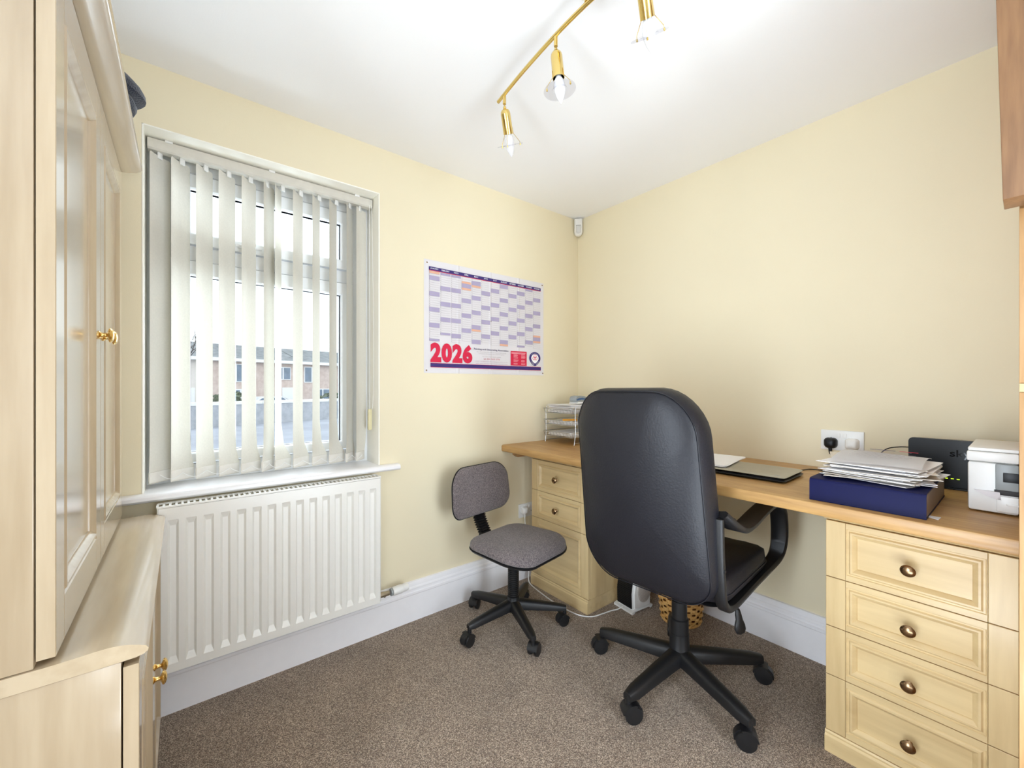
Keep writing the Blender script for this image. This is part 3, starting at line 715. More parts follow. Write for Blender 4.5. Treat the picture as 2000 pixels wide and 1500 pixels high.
rects('red_rule', [(-1.177, -.366, 1.8405, 1.8435), (-1.167, -.364, 1.320, 1.3225), (-1.167, -.364, 1.3415, 1.3435)], M_red)
rects('header_band', [(-1.177, -.366, 1.843, 1.8615)], M_purp, PY - .0001); rects('footer_band', [(-1.167, -.364, 1.322, 1.342)], M_purp, PY - .0001)
mons = ['JANUARY', 'FEBRUARY', 'MARCH', 'APRIL', 'MAY', 'JUNE', 'JULY', 'AUGUST', 'SEPTEMBER', 'OCTOBER', 'NOVEMBER', 'DECEMBER']
days = [31, 28, 31, 30, 31, 30, 31, 31, 30, 31, 30, 31]; hol = {(0, 1), (3, 3), (3, 6), (4, 4), (4, 25), (7, 31), (11, 25), (11, 28)}
cw_ = (1.177 - .366) / 12; ch = (1.838 - 1.462) / 31; dow = 3
LL, OO, GG = [], [], []
b = BM()
for m_ in range(12):
    x0 = -1.177 + m_ * cw_ + .002; x1 = x0 + cw_ - .005
    tb = text_fit(mons[m_], x0 + .007 if len(mons[m_]) > 5 else x0 + .017, x1 - .007 if len(mons[m_]) > 5 else x1 - .017, 1.8485, 1.8565, off=.01); onwall(tb, PY - .0004); merge(b, tb)
    for d in range(1, days[m_] + 1):
        z1 = 1.838 - (d - 1) * ch; z0 = z1 - ch
        if (m_, d) in hol: OO.append((x0, x1, z0 + .0008, z1))
        elif dow in (5, 6): LL.append((x0, x1, z0 + .0008, z1))
        GG.append((x0, x1, z0, z0 + .0008)); 
        GG.append((x0 + .001, x0 + .0035, z0 + .004, z0 + .0085))
        dow = (dow + 1) % 7
part('month_names', b, M_paper, cal, None, world=True)
rects('weekend_blocks', LL, M_lil); rects('holiday_blocks', OO, M_org); rects('day_lines', GG, M_line, PY - .0001)
def wtext(name, body, x0, x1, z0, z1, m, off=0, y=PY - .0004, par=cal):
    return part(name, onwall(text_fit(body, x0, x1, z0, z1, off), y), m, par, None, world=True)
for i, ch_ in enumerate('2026'):
    x0 = -1.168 + i * .0675; wtext('year_digit', ch_, x0, x0 + .0655, 1.348, 1.454, M_red, .06)
wtext('title_line', 'Painting and Decorating Association', -.889, -.635, 1.427, 1.440, M_txt, .012)
wtext('print_line', 'The official trade body for painting and decorating', -.872, -.655, 1.4145, 1.421, M_line)
wtext('print_line', 'contractors throughout the United Kingdom', -.858, -.668, 1.405, 1.411, M_line)
wtext('print_line', 'For more information contact', -.828, -.694, 1.3895, 1.395, M_line)
wtext('phone_line', 'tel: 024 7635 3776', -.822, -.702, 1.374, 1.384, mat('print pink', (214, 150, 160), .8), .01)
wtext('print_line', 'email: info@paintingdecoratingassociation.co.uk', -.878, -.643, 1.360, 1.367, mat('print mauve', (190, 160, 176), .8))
wtext('print_line', 'web: www.paintingdecoratingassociation.co.uk', -.878, -.643, 1.3475, 1.3545, MATS['print mauve'])
rects('red_box', [(-.617, -.487, 1.347, 1.437)], M_red)
L2 = [(-.612, -.497, 1.426, 1.429), (-.612, -.500, 1.4205, 1.423)]
for i in range(12):
    z = 1.4145 - i * .0055
    if i in (5, 9): continue
    L2 += [(-.595, -.595 + random.uniform(.03, .04), z, z + .0016), (-.533, -.533 + random.uniform(.028, .036), z, z + .0016)]
rects('box_print', L2, mat('print pale pink', (244, 190, 200), .8), PY - .0003)
# shield emblem: dark blue outline, white inner, three red loops
lc = (-.4165, 1.399)
def shield(k):
    pts = []
    for q in range(40):
        a = 2 * PI * q / 40; x = .0485 * math.cos(a); z = .048 * math.sin(a)
        if z < 0: x *= (1 - .42 * (abs(z) / .048) ** 1.8)
        z = z * (.85 if z > 0 else 1.05)
        pts.append((lc[0] + x * k, lc[1] + z * k))
    return pts
for nm, k, m_, y in (('emblem_shield', 1, M_purp, 0), ('emblem_field', .66, M_paper, -.0003)):
    b = BM(); add_prism(b, shield(k), lambda t_, u, v_: (u, t_, v_), PY + y, PY + y - .0003); part(nm, b, m_, cal, None, world=True)
b = BM()
for q in range(3):
    a0 = PI / 2 + q * 2 * PI / 3
    c = (lc[0] + .0095 * math.cos(a0), lc[1] + .004 + .0095 * math.sin(a0))
    add_tube(b, [(c[0] + .0105 * math.cos(2 * PI * j / 16), PY - .0008, c[1] + .0105 * math.sin(2 * PI * j / 16)) for j in range(16)], .0014, 6, closed=True)
part('emblem_rings', b, M_red, cal, 60, world=True)
tb = BM()
for body, a0, a1 in (('Painting', 135, 45), ('Decorating', 215, 250), ('Association', 295, 330)):
    for i, c in enumerate(body):
        a = math.radians(a0 + (a1 - a0) * i / (len(body) - 1)); kk = .83
        x = .0485 * math.cos(a); z = .048 * math.sin(a)
        if z < 0: x *= (1 - .42 * (abs(z) / .048) ** 1.8)
        z *= .85 if z > 0 else 1.05
        l_ = text_bm(c, .0085, 0, 'CENTER')
        rot = (a - PI / 2) if z > 0 else (a + PI / 2)
        bmesh.ops.rotate(l_, cent=(0, .003, 0), matrix=Matrix.Rotation(rot, 3, 'Z'), verts=l_.verts[:])
        bmesh.ops.translate(l_, vec=(lc[0] + x * kk, lc[1] + z * kk - .003, 0), verts=l_.verts[:]); onwall(l_, PY - .0006); merge(tb, l_)
part('emblem_lettering', tb, M_paper, cal, None, world=True)
for x, z in ((-1.187, 1.881), (-1.190, 1.303), (-.350, 1.884), (-.345, 1.303), (-.767, 1.606)):
    part('drawing_pin', lathe([(.0042, 0), (.0038, .0022), (.002, .003), (0, .003)], 12, mtx=along((x, -.0012, z), (0, -1, 0))), M_bronze, cal, world=True)

# ------------------------------------------------------------------ corner alarm sensor
pir = thing('alarm_sensor', 'small white motion sensor fixed high in the corner under the ceiling', 'sensor', (-.03, -.03, 2.27))
mt = Matrix.Translation((-.034, -.034, 2.332)) @ Matrix.Rotation(math.radians(-45), 4, 'Z') @ Matrix.Rotation(PI / 2, 4, 'X')
ol = rrect(.058, .122, (.008, .008, .028, .028), 6)
b = pillow(ol, .026, .022, 4, 6, 5); bmesh.ops.transform(b, matrix=mt, verts=b.verts[:]); part('housing', b, M_white, pir, 50, world=True)
b = pillow([(u * .62, v_ * .45 - .022) for u, v_ in ol], .008, .002, 3, 4, 4); bmesh.ops.transform(b, matrix=mt @ Matrix.Translation((0, 0, .024)), verts=b.verts[:]); part('lens', b, mat('lens white', (214, 214, 212), .3), pir, 50, world=True)
b = BM(); add_box(b, -.017, .017, .006, .008, .0245, .0275); bmesh.ops.transform(b, matrix=mt, verts=b.verts[:]); part('slot', b, M_dark, pir, None, world=True)

# ------------------------------------------------------------------ sockets, plugs, cables
def socket(name, label, loc, axis):
    """axis 'y': on the window wall (faces -y); 'x': on the desk wall (faces -x)"""
    rz = 0 if axis == 'y' else -PI / 2
    s = thing(name, label, 'socket', loc, rz)
    part('face_plate', box(-.074, .074, -.009, -.0005, -.043, .043, bev=.0025), M_white, s)
    for sx_ in (-.011, .011): part('rocker_switch', box(sx_ - .006, sx_ + .006, -.0125, -.008, .012, .030, bev=.0012), M_white, s)
    for sx_ in (-.037, .037):
        b = BM(); add_box(b, sx_ - .002, sx_ + .002, -.0096, -.0088, .004, .012); add_box(b, sx_ - .013, sx_ - .008, -.0096, -.0088, -.012, -.008); add_box(b, sx_ + .008, sx_ + .013, -.0096, -.0088, -.012, -.008)
        part('pin_holes', b, M_dark, s, None)
    return s
def plug(name, label, loc, axis, m, cable, square=False):
    rz = 0 if axis == 'y' else -PI / 2
    p = thing(name, label, 'plug', loc, rz)
    ol = rrect(.047, .046, (.014, .014, .018, .018) if not square else .012, 6)
    b = pillow(ol, .030, .002, 3.0, 6, 6, warp=lambda u, v_, w_: (u, -w_, v_)); part('plug_body', b, m, p, 50)
    part('cable_grip', tube([(0, -.013, -.018), (0, -.013, -.034), (.001, -.0135, -.046)], [.0075, .006, .0042], 10), m, p)
    part('flex', tube(cable, .0032, 8), m, p, 60, world=True)
    return p
socket('double_socket', 'white double wall socket above the desk with two plugs in it', (0, -1.512, .985), 'x')
plug('plug', 'black plug in the left half of the socket above the desk', (-.0095, -1.475, .972), 'x', M_black, spline([(-.023, -1.476, .928), (-.028, -1.487, .905), (-.045, -1.505, .885), (-.06, -1.53, .868), (-.08, -1.57, .864)]))
plug('plug', 'white square plug in the right half of the socket above the desk', (-.0095, -1.548, .975), 'x', M_white, spline([(-.023, -1.549, .93), (-.028, -1.556, .905), (-.045, -1.568, .88), (-.06, -1.58, .865), (-.10, -1.60, .864)]), True)
socket('double_socket', 'white double wall socket low on the wall behind the small grey chair', (-.48, 0, .428), 'y')
pl = plug('plug', 'white plug in the low socket behind the small grey chair', (-.519, -.0095, .432), 'y', M_white, spline([(-.519, -.023, .388), (-.515, -.026, .33), (-.507, -.04, .2), (-.512, -.055, .08), (-.532, -.075, .02), (-.545, -.12, .0035), (-.567, -.25, .0035), (-.580, -.40, .0035), (-.565, -.52, .0035), (-.52, -.575, .0035), (-.46, -.590, .0035), (-.40, -.60, .0035), (-.355, -.615, .0045), (-.335, -.630, .02)], 8))
b = tube(spline([(-.262, -1.362, .866), (-.20, -1.385, .863), (-.165, -1.41, .863), (-.115, -1.425, .863), (-.10, -1.455, .863), (-.11, -1.50, .863), (-.12, -1.56, .863)], 8), .0022, 8)
single('charger_cable', b, M_black, 'thin black cable running over the desk from the closed laptop', 'cable')
b = tube(spline([(-.085, -1.735, .99), (-.06, -1.70, .985), (-.045, -1.66, .97), (-.04, -1.63, .93), (-.048, -1.625, .90), (-.055, -1.635, .8635)], 8), .002, 8)
single('router_cable', b, M_black, 'short black cable looping out of the left side of the black router', 'cable')

# ------------------------------------------------------------------ things on the desk
# laptop
lp = thing('laptop', 'closed silver laptop lying on the desk to the right of the big chair', 'laptop', (-.388, -1.29, DZ1), math.radians(2))
def slab(w_, d_, z0, z1, r, bev=.003):
    return pillow(rrect(w_, d_, r, 5), (z1 - z0) / 2, (z1 - z0) / 2, 8, 8, 5, warp=lambda u, v_, w: (u, v_, (z0 + z1) / 2 + w))
part('base', slab(.235, .33, .002, .016, .014), M_black, lp, 40)
part('lid', slab(.233, .328, .017, .0255, .014), mat('silver-beige lid', (176, 172, 158), .35, .5), lp, 40)
part('sticker', box(-.100, -.084, -.140, -.124, .0254, .0258), M_grey, lp)
for a in (-.1, .1): part('foot', lathe([(.006, 0), (.006, .003)], 8, mtx=Matrix.Translation((a, .13, 0))), M_black, lp)
def paper_pile(name, label, cx, cy, z0, n, w_, d_, rz, dz, jit, m=M_paper, curl=0, rot=.06):
    p = thing(name, label, 'papers', (cx, cy, z0), rz)
    for i in range(n):
        a = random.uniform(-rot, rot); jx, jy = random.uniform(-jit, jit), random.uniform(-jit, jit); c_ = random.uniform(.3, 1) * curl
        b = BM(); g = []; nu, nv = 6, 4
        for q in range(nu + 1):
            row = []
            for s in range(nv + 1):
                u, v_ = (q / nu - .5) * w_, (s / nv - .5) * d_
                z = i * dz + c_ * (abs(u) / (w_ / 2)) ** 3 + .3 * c_ * math.sin(3 * v_ / d_ + i)
                x_ = u * math.cos(a) - v_ * math.sin(a) + jx; y_ = u * math.sin(a) + v_ * math.cos(a) + jy
                row.append((x_, y_, max(z, i * dz * .9) + .0004))
            g.append(row)
        T = [[b.verts.new(c) for c in r] for r in g]; B = [[b.verts.new((c[0], c[1], c[2] - dz * .7 + .0)) for c in r] for r in g]
        for q in range(nu):
            for s in range(nv):
                b.faces.new((T[q][s], T[q + 1][s], T[q + 1][s + 1], T[q][s + 1])); b.faces.new((B[q][s], B[q][s + 1], B[q + 1][s + 1], B[q + 1][s]))
        for q in range(nu):
            b.faces.new((T[q][0], B[q][0], B[q + 1][0], T[q + 1][0])); b.faces.new((T[q][nv], T[q + 1][nv], B[q + 1][nv], B[q][nv]))
        for s in range(nv):
            b.faces.new((T[0][s], T[0][s + 1], B[0][s + 1], B[0][s])); b.faces.new((T[nu][s], B[nu][s], B[nu][s + 1], T[nu][s + 1]))
        part('sheet', b, m if not isinstance(m, list) else m[i % len(m)], p, 30)
    return p
paper_pile('paper_pile', 'sheets of white paper half lying over the left side of the closed laptop', -.355, -1.095, .8875, 5, .297, .25, math.radians(8), .0012, .006, curl=.001, rot=.04)
part_ = paper_pile('paper_pile', 'white papers lying flat on the desk under the sheets beside the laptop', -.36, -1.01, DZ1 + .0012, 14, .297, .21, math.radians(4), .0019, .004, curl=.0, rot=.02)
# navy box file
bf = thing('box_file', 'navy blue file lying flat on the desk edge under a heap of papers', 'file', (-.455, -1.71, DZ1), math.radians(0))
X0, X1, Y0, Y1 = -.658, -.275, -1.840, -1.577
spn = [(X0, DZ1 + .0008), (X0, DZ1 + .060), (X0 + .003, DZ1 + .067), (X0 + .010, DZ1 + .070), (X1, DZ1 + .070), (X1, DZ1 + .0665), (X0 + .012, DZ1 + .0665), (X0 + .006, DZ1 + .063), (X0 + .0035, DZ1 + .058), (X0 + .0035, DZ1 + .0045), (X1, DZ1 + .0045), (X1, DZ1 + .0008)]
b = BM(); add_prism(b, spn, lambda t_, u, v_: (u, t_, v_), Y0, Y1); part('cover', b, M_navy, bf, 40, world=True)
part('shaded_side', box(X0 + .005, X1 - .002, Y0 + .001, Y0 + .0025, DZ1 + .005, DZ1 + .066), mat('side shade grey-brown', (128, 112, 96), .5), bf, world=True)  # desk reflection and shade put into the colour of the file's sides
part('shaded_side', box(X0 + .005, X1 - .002, Y1 - .004, Y1 - .0025, DZ1 + .005, DZ1 + .066), MATS['side shade grey-brown'], bf, world=True)
b = BM(); add_prism(b, [(-.60, -.022), (-.635, -.02), (-.62, 0.0), (-.60, 0)], lambda t_, u, v_: (u, Y0 + v_, t_), DZ1 + .001, DZ1 + .0022)
single('paper_scrap', b, M_paper, 'corner of white paper poking out beneath the right side of the navy file', 'paper')
paper_pile('paper_pile', 'heap of loose white letters and receipts on top of the navy file', -.47, -1.712, DZ1 + .0708, 22, .28, .215, math.radians(3), .0021, .020, m=[M_paper, M_paper, M_paper2], curl=.007, rot=.24)
b = BM()
ls = thing('letter', 'top white letter with a printed heading on the heap over the navy file', 'paper', (-.46, -1.715, DZ1 + .136), math.radians(2))
g = []
for q in range(7):
    for s in range(5):
        u, v_ = (q / 6 - .5) * .29, (s / 4 - .5) * .21
        g.append(b.verts.new((u, v_, .004 * math.sin(q * .9 + s) * .6 - .012 * (abs(u) / .145) ** 3)))
for q in range(6):
    for s in range(4): b.faces.new((g[q * 5 + s], g[q * 5 + s + 1], g[(q + 1) * 5 + s + 1], g[(q + 1) * 5 + s]))
bmesh.ops.solidify(b, geom=b.faces[:], thickness=.0006)
part('sheet', b, M_paper, ls, 40)
b = BM()
for q in range(9):
    x_ = .10 - q * .022; add_box(b, x_, x_ + .0016, -.08 + random.uniform(0, .03), .03 + random.uniform(0, .05), .0035, .0038)
part('text_lines', b, M_line, ls, None)
b = BM(); add_box(b, .118, .127, -.02, .045, .0035, .0039); part('heading', b, M_txt, ls, None)
b = BM(); add_box(b, .118, .127, -.075, -.03, .0035, .0039); part('red_heading', b, M_red, ls, None)
# router
rt = thing('router', 'upright black broadband router with green lights against the wall', 'router', (-.10, -1.85, DZ1), 0)
b = BM(); add_prism(b, rrect(.235, .165, .012, 5), lambda t_, u, v_: (t_, u, .087 + v_), -.013, .013); bmesh.ops.bevel(b, geom=[e for e in b.edges if abs(e.verts[0].co.x - e.verts[1].co.x) < .001], offset=.003, segments=2, affect='EDGES'); part('casing', b, M_black, rt, 40)
part('foot', box(-.03, .03, -.09, .09, 0, .006, bev=.002), M_black, rt)
def on_router(b):
    for v_ in b.verts: v_.co = Vector((-.0136, -v_.co.x, v_.co.y))
    return b
part('lettering', on_router(text_fit('sky', -.012, .038, .105, .137, .012)), mat('gloss dark grey', (10, 10, 12), .08), rt, None)
b = BM()
for q, y in enumerate((.040, .020, .006, -.008)): add_box(b, -.0142, -.0132, y - .0035, y + .0035, .0345, .0368, bev=.0004)
part('indicator_lights', b, M_led, rt)
# printer
pr = thing('printer', 'white inkjet printer with a small dark display at the right end of the desk', 'printer', (-.27, -1.945, DZ1))
PY0, PY1, PX0, PX1 = -1.9945, -1.900, -.435, -.15
def pbox(x0, x1, y0, y1, z0, z1, bv=.004): return box(x0, x1, y0, y1, DZ1 + z0, DZ1 + z1, bev=bv)
part('lower_body', pbox(PX0, PX1, PY0, PY1, .004, .143, .007), M_white, pr, world=True)
part('scanner_unit', pbox(PX0 - .002, PX1, PY0, PY1 + .002, .1445, .172, .004), M_white, pr, world=True)
part('scanner_lid', pbox(PX0 + .006, PX1, PY0, PY1, .173, .183, .003), M_white, pr, world=True)
part('control_panel', pbox(PX0 - .007, PX0 + .01, PY0 + .0005, PY1 - .052, .070, .142, .003), M_grey, pr, world=True)
part('display', pbox(PX0 - .009, PX0 - .006, PY0 + .0005, PY1 - .066, .094, .120, .0008), M_black, pr, world=True)
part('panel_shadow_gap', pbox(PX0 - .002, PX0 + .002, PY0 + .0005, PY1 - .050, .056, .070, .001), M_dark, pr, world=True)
part('paper_tray', pbox(PX0 - .006, PX0 + .01, PY0 + .0005, PY1 - .054, .010, .054, .003), M_white, pr, world=True)
part('tray_grip', pbox(PX0 - .009, PX0 - .005, PY0 + .0005, PY1 - .072, .030, .036, .001), M_white, pr, world=True)
b = BM(); add_prism(b, [(PY1 - .012, .064), (PY1 - .060, .064), (PY1 - .063, .042), (PY1 - .045, .046), (PY1 - .028, .054)], lambda t_, u, v_: (t_, u, DZ1 + v_), PX0 - .006, PX0 + .002)
part('output_flap', b, mat('pale grey plastic', (212, 206, 208), .4), pr, world=True)

# wire letter tray with papers
tr = thing('letter_tray', 'three-tier silver wire letter tray in the far corner of the desk', 'tray', (-.228, -.19, DZ1), math.radians(0))
TX, TY = .178, .125
for lvl, z in enumerate((.046, .118, .190)):
    b = BM(); off = .012 * lvl
    loop = [(u * 1.0 + off * 0, v_, z + .028) for u, v_ in rrect(2 * TX, 2 * TY, .02, 3)]
    add_tube(b, loop, .0022, 6, closed=True); add_tube(b, [(u * .92, v_ * .92, z) for u, v_, _ in loop], .0018, 6, closed=True)
    for q in range(9):
        y = -TY * .9 + q * TY * 1.8 / 8; add_tube(b, [(-TX, y, z + .028), (-TX * .92, y, z), (TX * .92, y, z), (TX, y, z + .028)], .0012, 5)
    for q in range(7):
        x = -TX * .9 + q * TX * 1.8 / 6; add_tube(b, [(x, -TY, z + .028), (x, -TY * .92, z), (x, TY * .92, z), (x, TY, z + .028)], .0012, 5)
    part('tier', b, M_silver, tr, 60)
for sx_ in (-1, 1):
    b = BM()
    for x in ((-TX * .86, TX * .98) if sx_ > 0 else (-TX * .86,)): add_tube(b, [(x, sx_ * TY * 1.0, .002), (x * .93, sx_ * TY * 1.02, .07), (x * .95, sx_ * TY * 1.02, .20), (x * .9, sx_ * TY * 1.0, .232)], .0022, 6)
    add_tube(b, [(-TX * .8, sx_ * TY, .014), (TX * .8, sx_ * TY, .014)], .0022, 6)
    part('side_frame', b, M_silver, tr, 60)
tz = DZ1
paper_pile('paper_pile', 'papers in the bottom tier of the wire letter tray', -.24, -.19, tz + .0495, 9, .27, .20, 0, .0026, .006, m=[M_paper, M_paper2], rot=.04)
paper_pile('paper_pile', 'papers in the middle tier of the wire letter tray', -.24, -.19, tz + .1215, 8, .27, .20, 0, .0026, .008, m=[M_paper, M_paper, M_paper2], rot=.05)
paper_pile('paper_pile', 'thick heap of papers in the top tier of the wire letter tray', -.245, -.19, tz + .1935, 18, .275, .205, 0, .0028, .008, m=[M_paper, M_paper2, M_paper], curl=.003, rot=.045)
b = tube([(-.375, -.215, tz + .149), (-.30, -.265, tz + .149)], .006, 6); single('marker_pen', b, mat('yellow plastic', (226, 160, 50), .4), 'yellow pen lying in the middle tier of the wire letter tray', 'pen')
hp = thing('hole_punch', 'grey and blue hole punch lying on the papers in the letter tray', 'hole punch', (-.205, -.21, tz + .248), math.radians(8))
b = BM(); add_prism(b, [(-.085, 0), (.075, 0), (.075, .012), (-.07, .012)], lambda t_, u, v_: (u, t_, v_), -.032, .032); part('base', b, M_white, hp)
pf = [(-.085, .012), (-.09, .030), (-.078, .046), (-.04, .050), (.0, .046), (.05, .034), (.078, .020), (.075, .012), (.04, .018), (-.02, .014)]
b = BM(); add_prism(b, pf, lambda t_, u, v_: (u, t_, v_), -.026, .026); bmesh.ops.bevel(b, geom=b.edges[:], offset=.002, segments=1, affect='EDGES'); part('handle', b, M_grey, hp, 40)
b = BM(); add_prism(b, [(-.086, .026), (-.06, .034), (-.02, .037), (.02, .030), (.035, .020), (.01, .022), (-.03, .024), (-.08, .019)], lambda t_, u, v_: (u, t_, v_), -.0275, .0275); part('grip_insert', b, M_blue, hp, 40)

# ------------------------------------------------------------------ on the floor under the desk
fh = thing('fan_heater', 'white fan heater with a black front grille on the carpet under the desk', 'heater', (-.248, -.640, 0), math.radians(-7))
prof = [(-.068, .012), (-.072, .10), (-.060, .175), (-.035, .215), (.0, .225), (.035, .20), (.06, .14), (.07, .06), (.066, .012)]
b = BM(); add_prism(b, prof, lambda t_, u, v_: (u, t_, v_), -.062, .062); bmesh.ops.bevel(b, geom=[e for e in b.edges if abs(e.verts[0].co.y - e.verts[1].co.y) < .001], offset=.010, segments=3, affect='EDGES')
part('casing', b, M_white, fh, 50)
b = BM(); add_prism(b, [(-.0745, .022), (-.0775, .10), (-.066, .172), (-.044, .207), (-.040, .20), (-.060, .168), (-.070, .10), (-.067, .022)], lambda t_, u, v_: (u, t_, v_), -.050, .050)
gr = part('front_grille', b, M_black, fh, 40)
b = BM()
for q in range(16):
    z = .03 + q * .0095; x = -.0765 - .002 * math.sin(z * 20) if z < .12 else -.0775 + (z - .11) * .18
    add_box(b, x - .002, x, -.048, .048, z, z + .003)
part('grille_slats', b, M_plastic, gr, kind='stuff')
b = BM(); add_lathe(b, [(.052, 0), (.052, .003), (.048, .0045)], 32, mtx=along((.012, -.0620, .108), (0, -1, 0)), sx=1, sy=1.25); vt = part('side_vent', b, mat('pale grey grille', (188, 182, 176), .5), fh, 40)
b = BM()
for iu in range(-6, 7):
    for iv in range(-8, 9):
        u, v_ = iu * .007 + (iv % 2) * .0035, iv * .0066
        if (u / .044) ** 2 + (v_ / .056) ** 2 < 1: add_lathe(b, [(.0018, 0), (.0018, .0006)], 6, mtx=along((.012 + u, -.0664, .108 + v_), (0, -1, 0)))
part('vent_holes', b, mat('mid grey', (150, 142, 136), .6), vt, None, kind='stuff')
b = BM(); add_prism(b, [(-.085, 0), (-.085, .010), (-.066, .016), (.02, .016), (.075, .016), (.075, .010), (.06, 0), (.05, .0095), (-.06, .0095), (-.07, 0)], lambda t_, u, v_: (u, t_, v_), -.066, .066)
part('foot_stand', b, M_white, fh, 30)
part('brand_mark', box(-.036, -.033, -.0632, -.0622, .11, .155), M_grey, fh)
part('thermostat_dial', lathe([(.014, 0), (.013, .008), (0, .009)], 18, mtx=along((.01, .0, .2235), (0.1, 0, 1))), M_white, fh)

wb = thing('wicker_basket', 'golden woven wicker waste basket under the desk behind the big chair', 'basket', (-.168, -.872, 0))
rb, rt_, hb = .094, .124, .255; rows = 15; nst = 22
def brad(z): return rb + (rt_ - rb) * (z / hb)
for r_ in range(rows):
    z = .012 + r_ * (hb - .025) / (rows - 1); b = BM(); n = nst * 4; ri = []
    for q in range(n):
        a = 2 * PI * q / n; R_ = brad(z) + 0.0058 * math.cos(nst / 2 * a + (r_ % 2) * PI)
        c = Vector((math.cos(a), math.sin(a), 0))
        ri.append([b.verts.new(c * (R_ + du) + Vector((0, 0, z + dz))) for du, dz in ((-.0012, -.0058), (.0014, -.005), (.0022, 0), (.0014, .005), (-.0012, .0058))])
    for q in range(n):
        A, C = ri[q], ri[(q + 1) % n]
        for s in range(5): b.faces.new((A[s], A[(s + 1) % 5], C[(s + 1) % 5], C[s]))
    part('woven_strip', b, M_wick, wb, 50)
st0 = None
for q in range(nst):
    a = 2 * PI * (q + .5) / nst; c = Vector((math.cos(a), math.sin(a), 0)); s = Vector((-c.y, c.x, 0)); b = BM()
    vv = [b.verts.new(c * (brad(z) + du) + s * sv + Vector((0, 0, z))) for z in (.004, hb) for du, sv in ((-.001, -.004), (.001, -.004), (.001, .004), (-.001, .004))]
    for f_ in ((0, 1, 2, 3), (7, 6, 5, 4), (0, 4, 5, 1), (1, 5, 6, 2), (2, 6, 7, 3), (3, 7, 4, 0)): b.faces.new([vv[k] for k in f_])
    part('stake', b, M_wick, wb, None)
part('rim', tube([((rt_ + .002) * math.cos(a), (rt_ + .002) * math.sin(a), hb) for a in [2 * PI * k / 40 for k in range(40)]], .006, 8, closed=True), M_wick, wb, 60)
part('bottom_rim', tube([((rb) * math.cos(a), (rb) * math.sin(a), .006) for a in [2 * PI * k / 40 for k in range(40)]], .006, 8, closed=True), M_wick, wb, 60)
part('gap_shade_liner', lathe([(rb - .008, .012), (rt_ - .008, hb - .004), (rt_ - .010, hb - .004), (rb - .010, .012)], 32), mat('weave gap shade', (120, 76, 36), .6), wb, 50)  # dark liner added to put shade into the gaps of the weave
part('base', lathe([(rb, .003), (rb, .008), (0, .009)], 32), M_wick, wb)

# ------------------------------------------------------------------ brass ceiling spot bar
sl = thing('spotlight_bar', 'polished brass ceiling bar with four adjustable spot lamps', 'ceiling light', (-1.29, -1.21, H))
part('ceiling_plate', lathe([(.0, -.030), (.012, -.030), (.030, -.027), (.046, -.018), (.053, -.006), (.054, 0)], 32), M_brass, sl, 50)
bp = spline([(-1.243, -.715, 2.33), (-1.266, -.88, 2.33), (-1.284, -1.06, 2.33), (-1.290, -1.21, 2.33), (-1.284, -1.36, 2.33), (-1.266, -1.54, 2.33), (-1.243, -1.705, 2.33)], 6)
part('bar', tube(bp, .0065, 12), M_brass, sl, 60, world=True)
part('bar_stem', tube([(0, 0, -.066), (0, 0, -.028)], .008, 12), M_brass, sl)
def lamp(px, py, d, mb):
    d = Vector(d).normalized(); P0 = Vector((px, py, 2.325)); P1 = P0 + Vector((0, 0, -.038)) + d * .004
    b = tube([P0, P0 + Vector((0, 0, -.03))], .0062, 12); add_lathe(b, [(0, -.006), (.0045, -.005), (.0062, 0), (.0045, .005), (0, .006)], 12, mtx=Matrix.Translation(P1))
    lh = part('lamp_head', b, M_brass, sl, 50, world=True)
    T = along(P1, d)
    b = BM(); add_lathe(b, [(.006, .004), (.012, .006), (.0165, .012), (.0185, .020), (.019, .088), (.0175, .088), (.0170, .030), (0, .028)], 24, mtx=T)
    part('lamp_holder', b, M_brass, lh, 40, world=True)
    b = BM(); add_lathe(b, [(.0, .050), (.008, .052), (.009, .086), (.0155, .097), (.0185, .112), (.0175, .130), (.012, .148), (.006, .160), (.002, .168), (0, .169)], 20, mtx=T)
    part('bulb', b, mb, lh, 60, world=True)
    b = BM()
    for k in range(3):
        a = 2 * PI * k / 3 + .5; c = Vector((math.cos(a), math.sin(a), 0))
        add_tube(b, [T @ (c * .0195 + Vector((0, 0, .066))), T @ (c * .0205 + Vector((0, 0, .088))), T @ (c * .042 + Vector((0, 0, .118))), T @ (c * .043 + Vector((0, 0, .128)))], .0009, 6)
        add_lathe(b, [(0, 0), (.0028, .001), (.0028, .007), (0, .008)], 8, mtx=along(T @ (c * .043 + Vector((0, 0, .124))), d))
    part('wire_bracket', b, M_brass, lh, 50, world=True)
    b = BM(); add_lathe(b, [(.024, .124), (.050, .124), (.051, .1255), (.050, .127), (.024, .127), (.0235, .1255), (.024, .124)], 36, mtx=T)
    part('glass_ring', b, M_cglass, lh, 30, world=True)
hd = Vector((math.sin(YAW), math.cos(YAW), 0)); rt3 = Vector((math.cos(YAW), -math.sin(YAW), 0))
lamp(-1.247, -.76, (hd * .50 + rt3 * .16 + Vector((0, 0, -.85))), M_clearb)
lamp(-1.284, -1.075, (hd * .02 + rt3 * .10 + Vector((0, 0, -1))), M_frost)
lamp(-1.278, -1.385, (hd * .62 + rt3 * .36 + Vector((0, 0, -.75))), M_frost)
lamp(-1.250, -1.66, (hd * .40 + rt3 * .6 + Vector((0, 0, -.80))), M_frost)

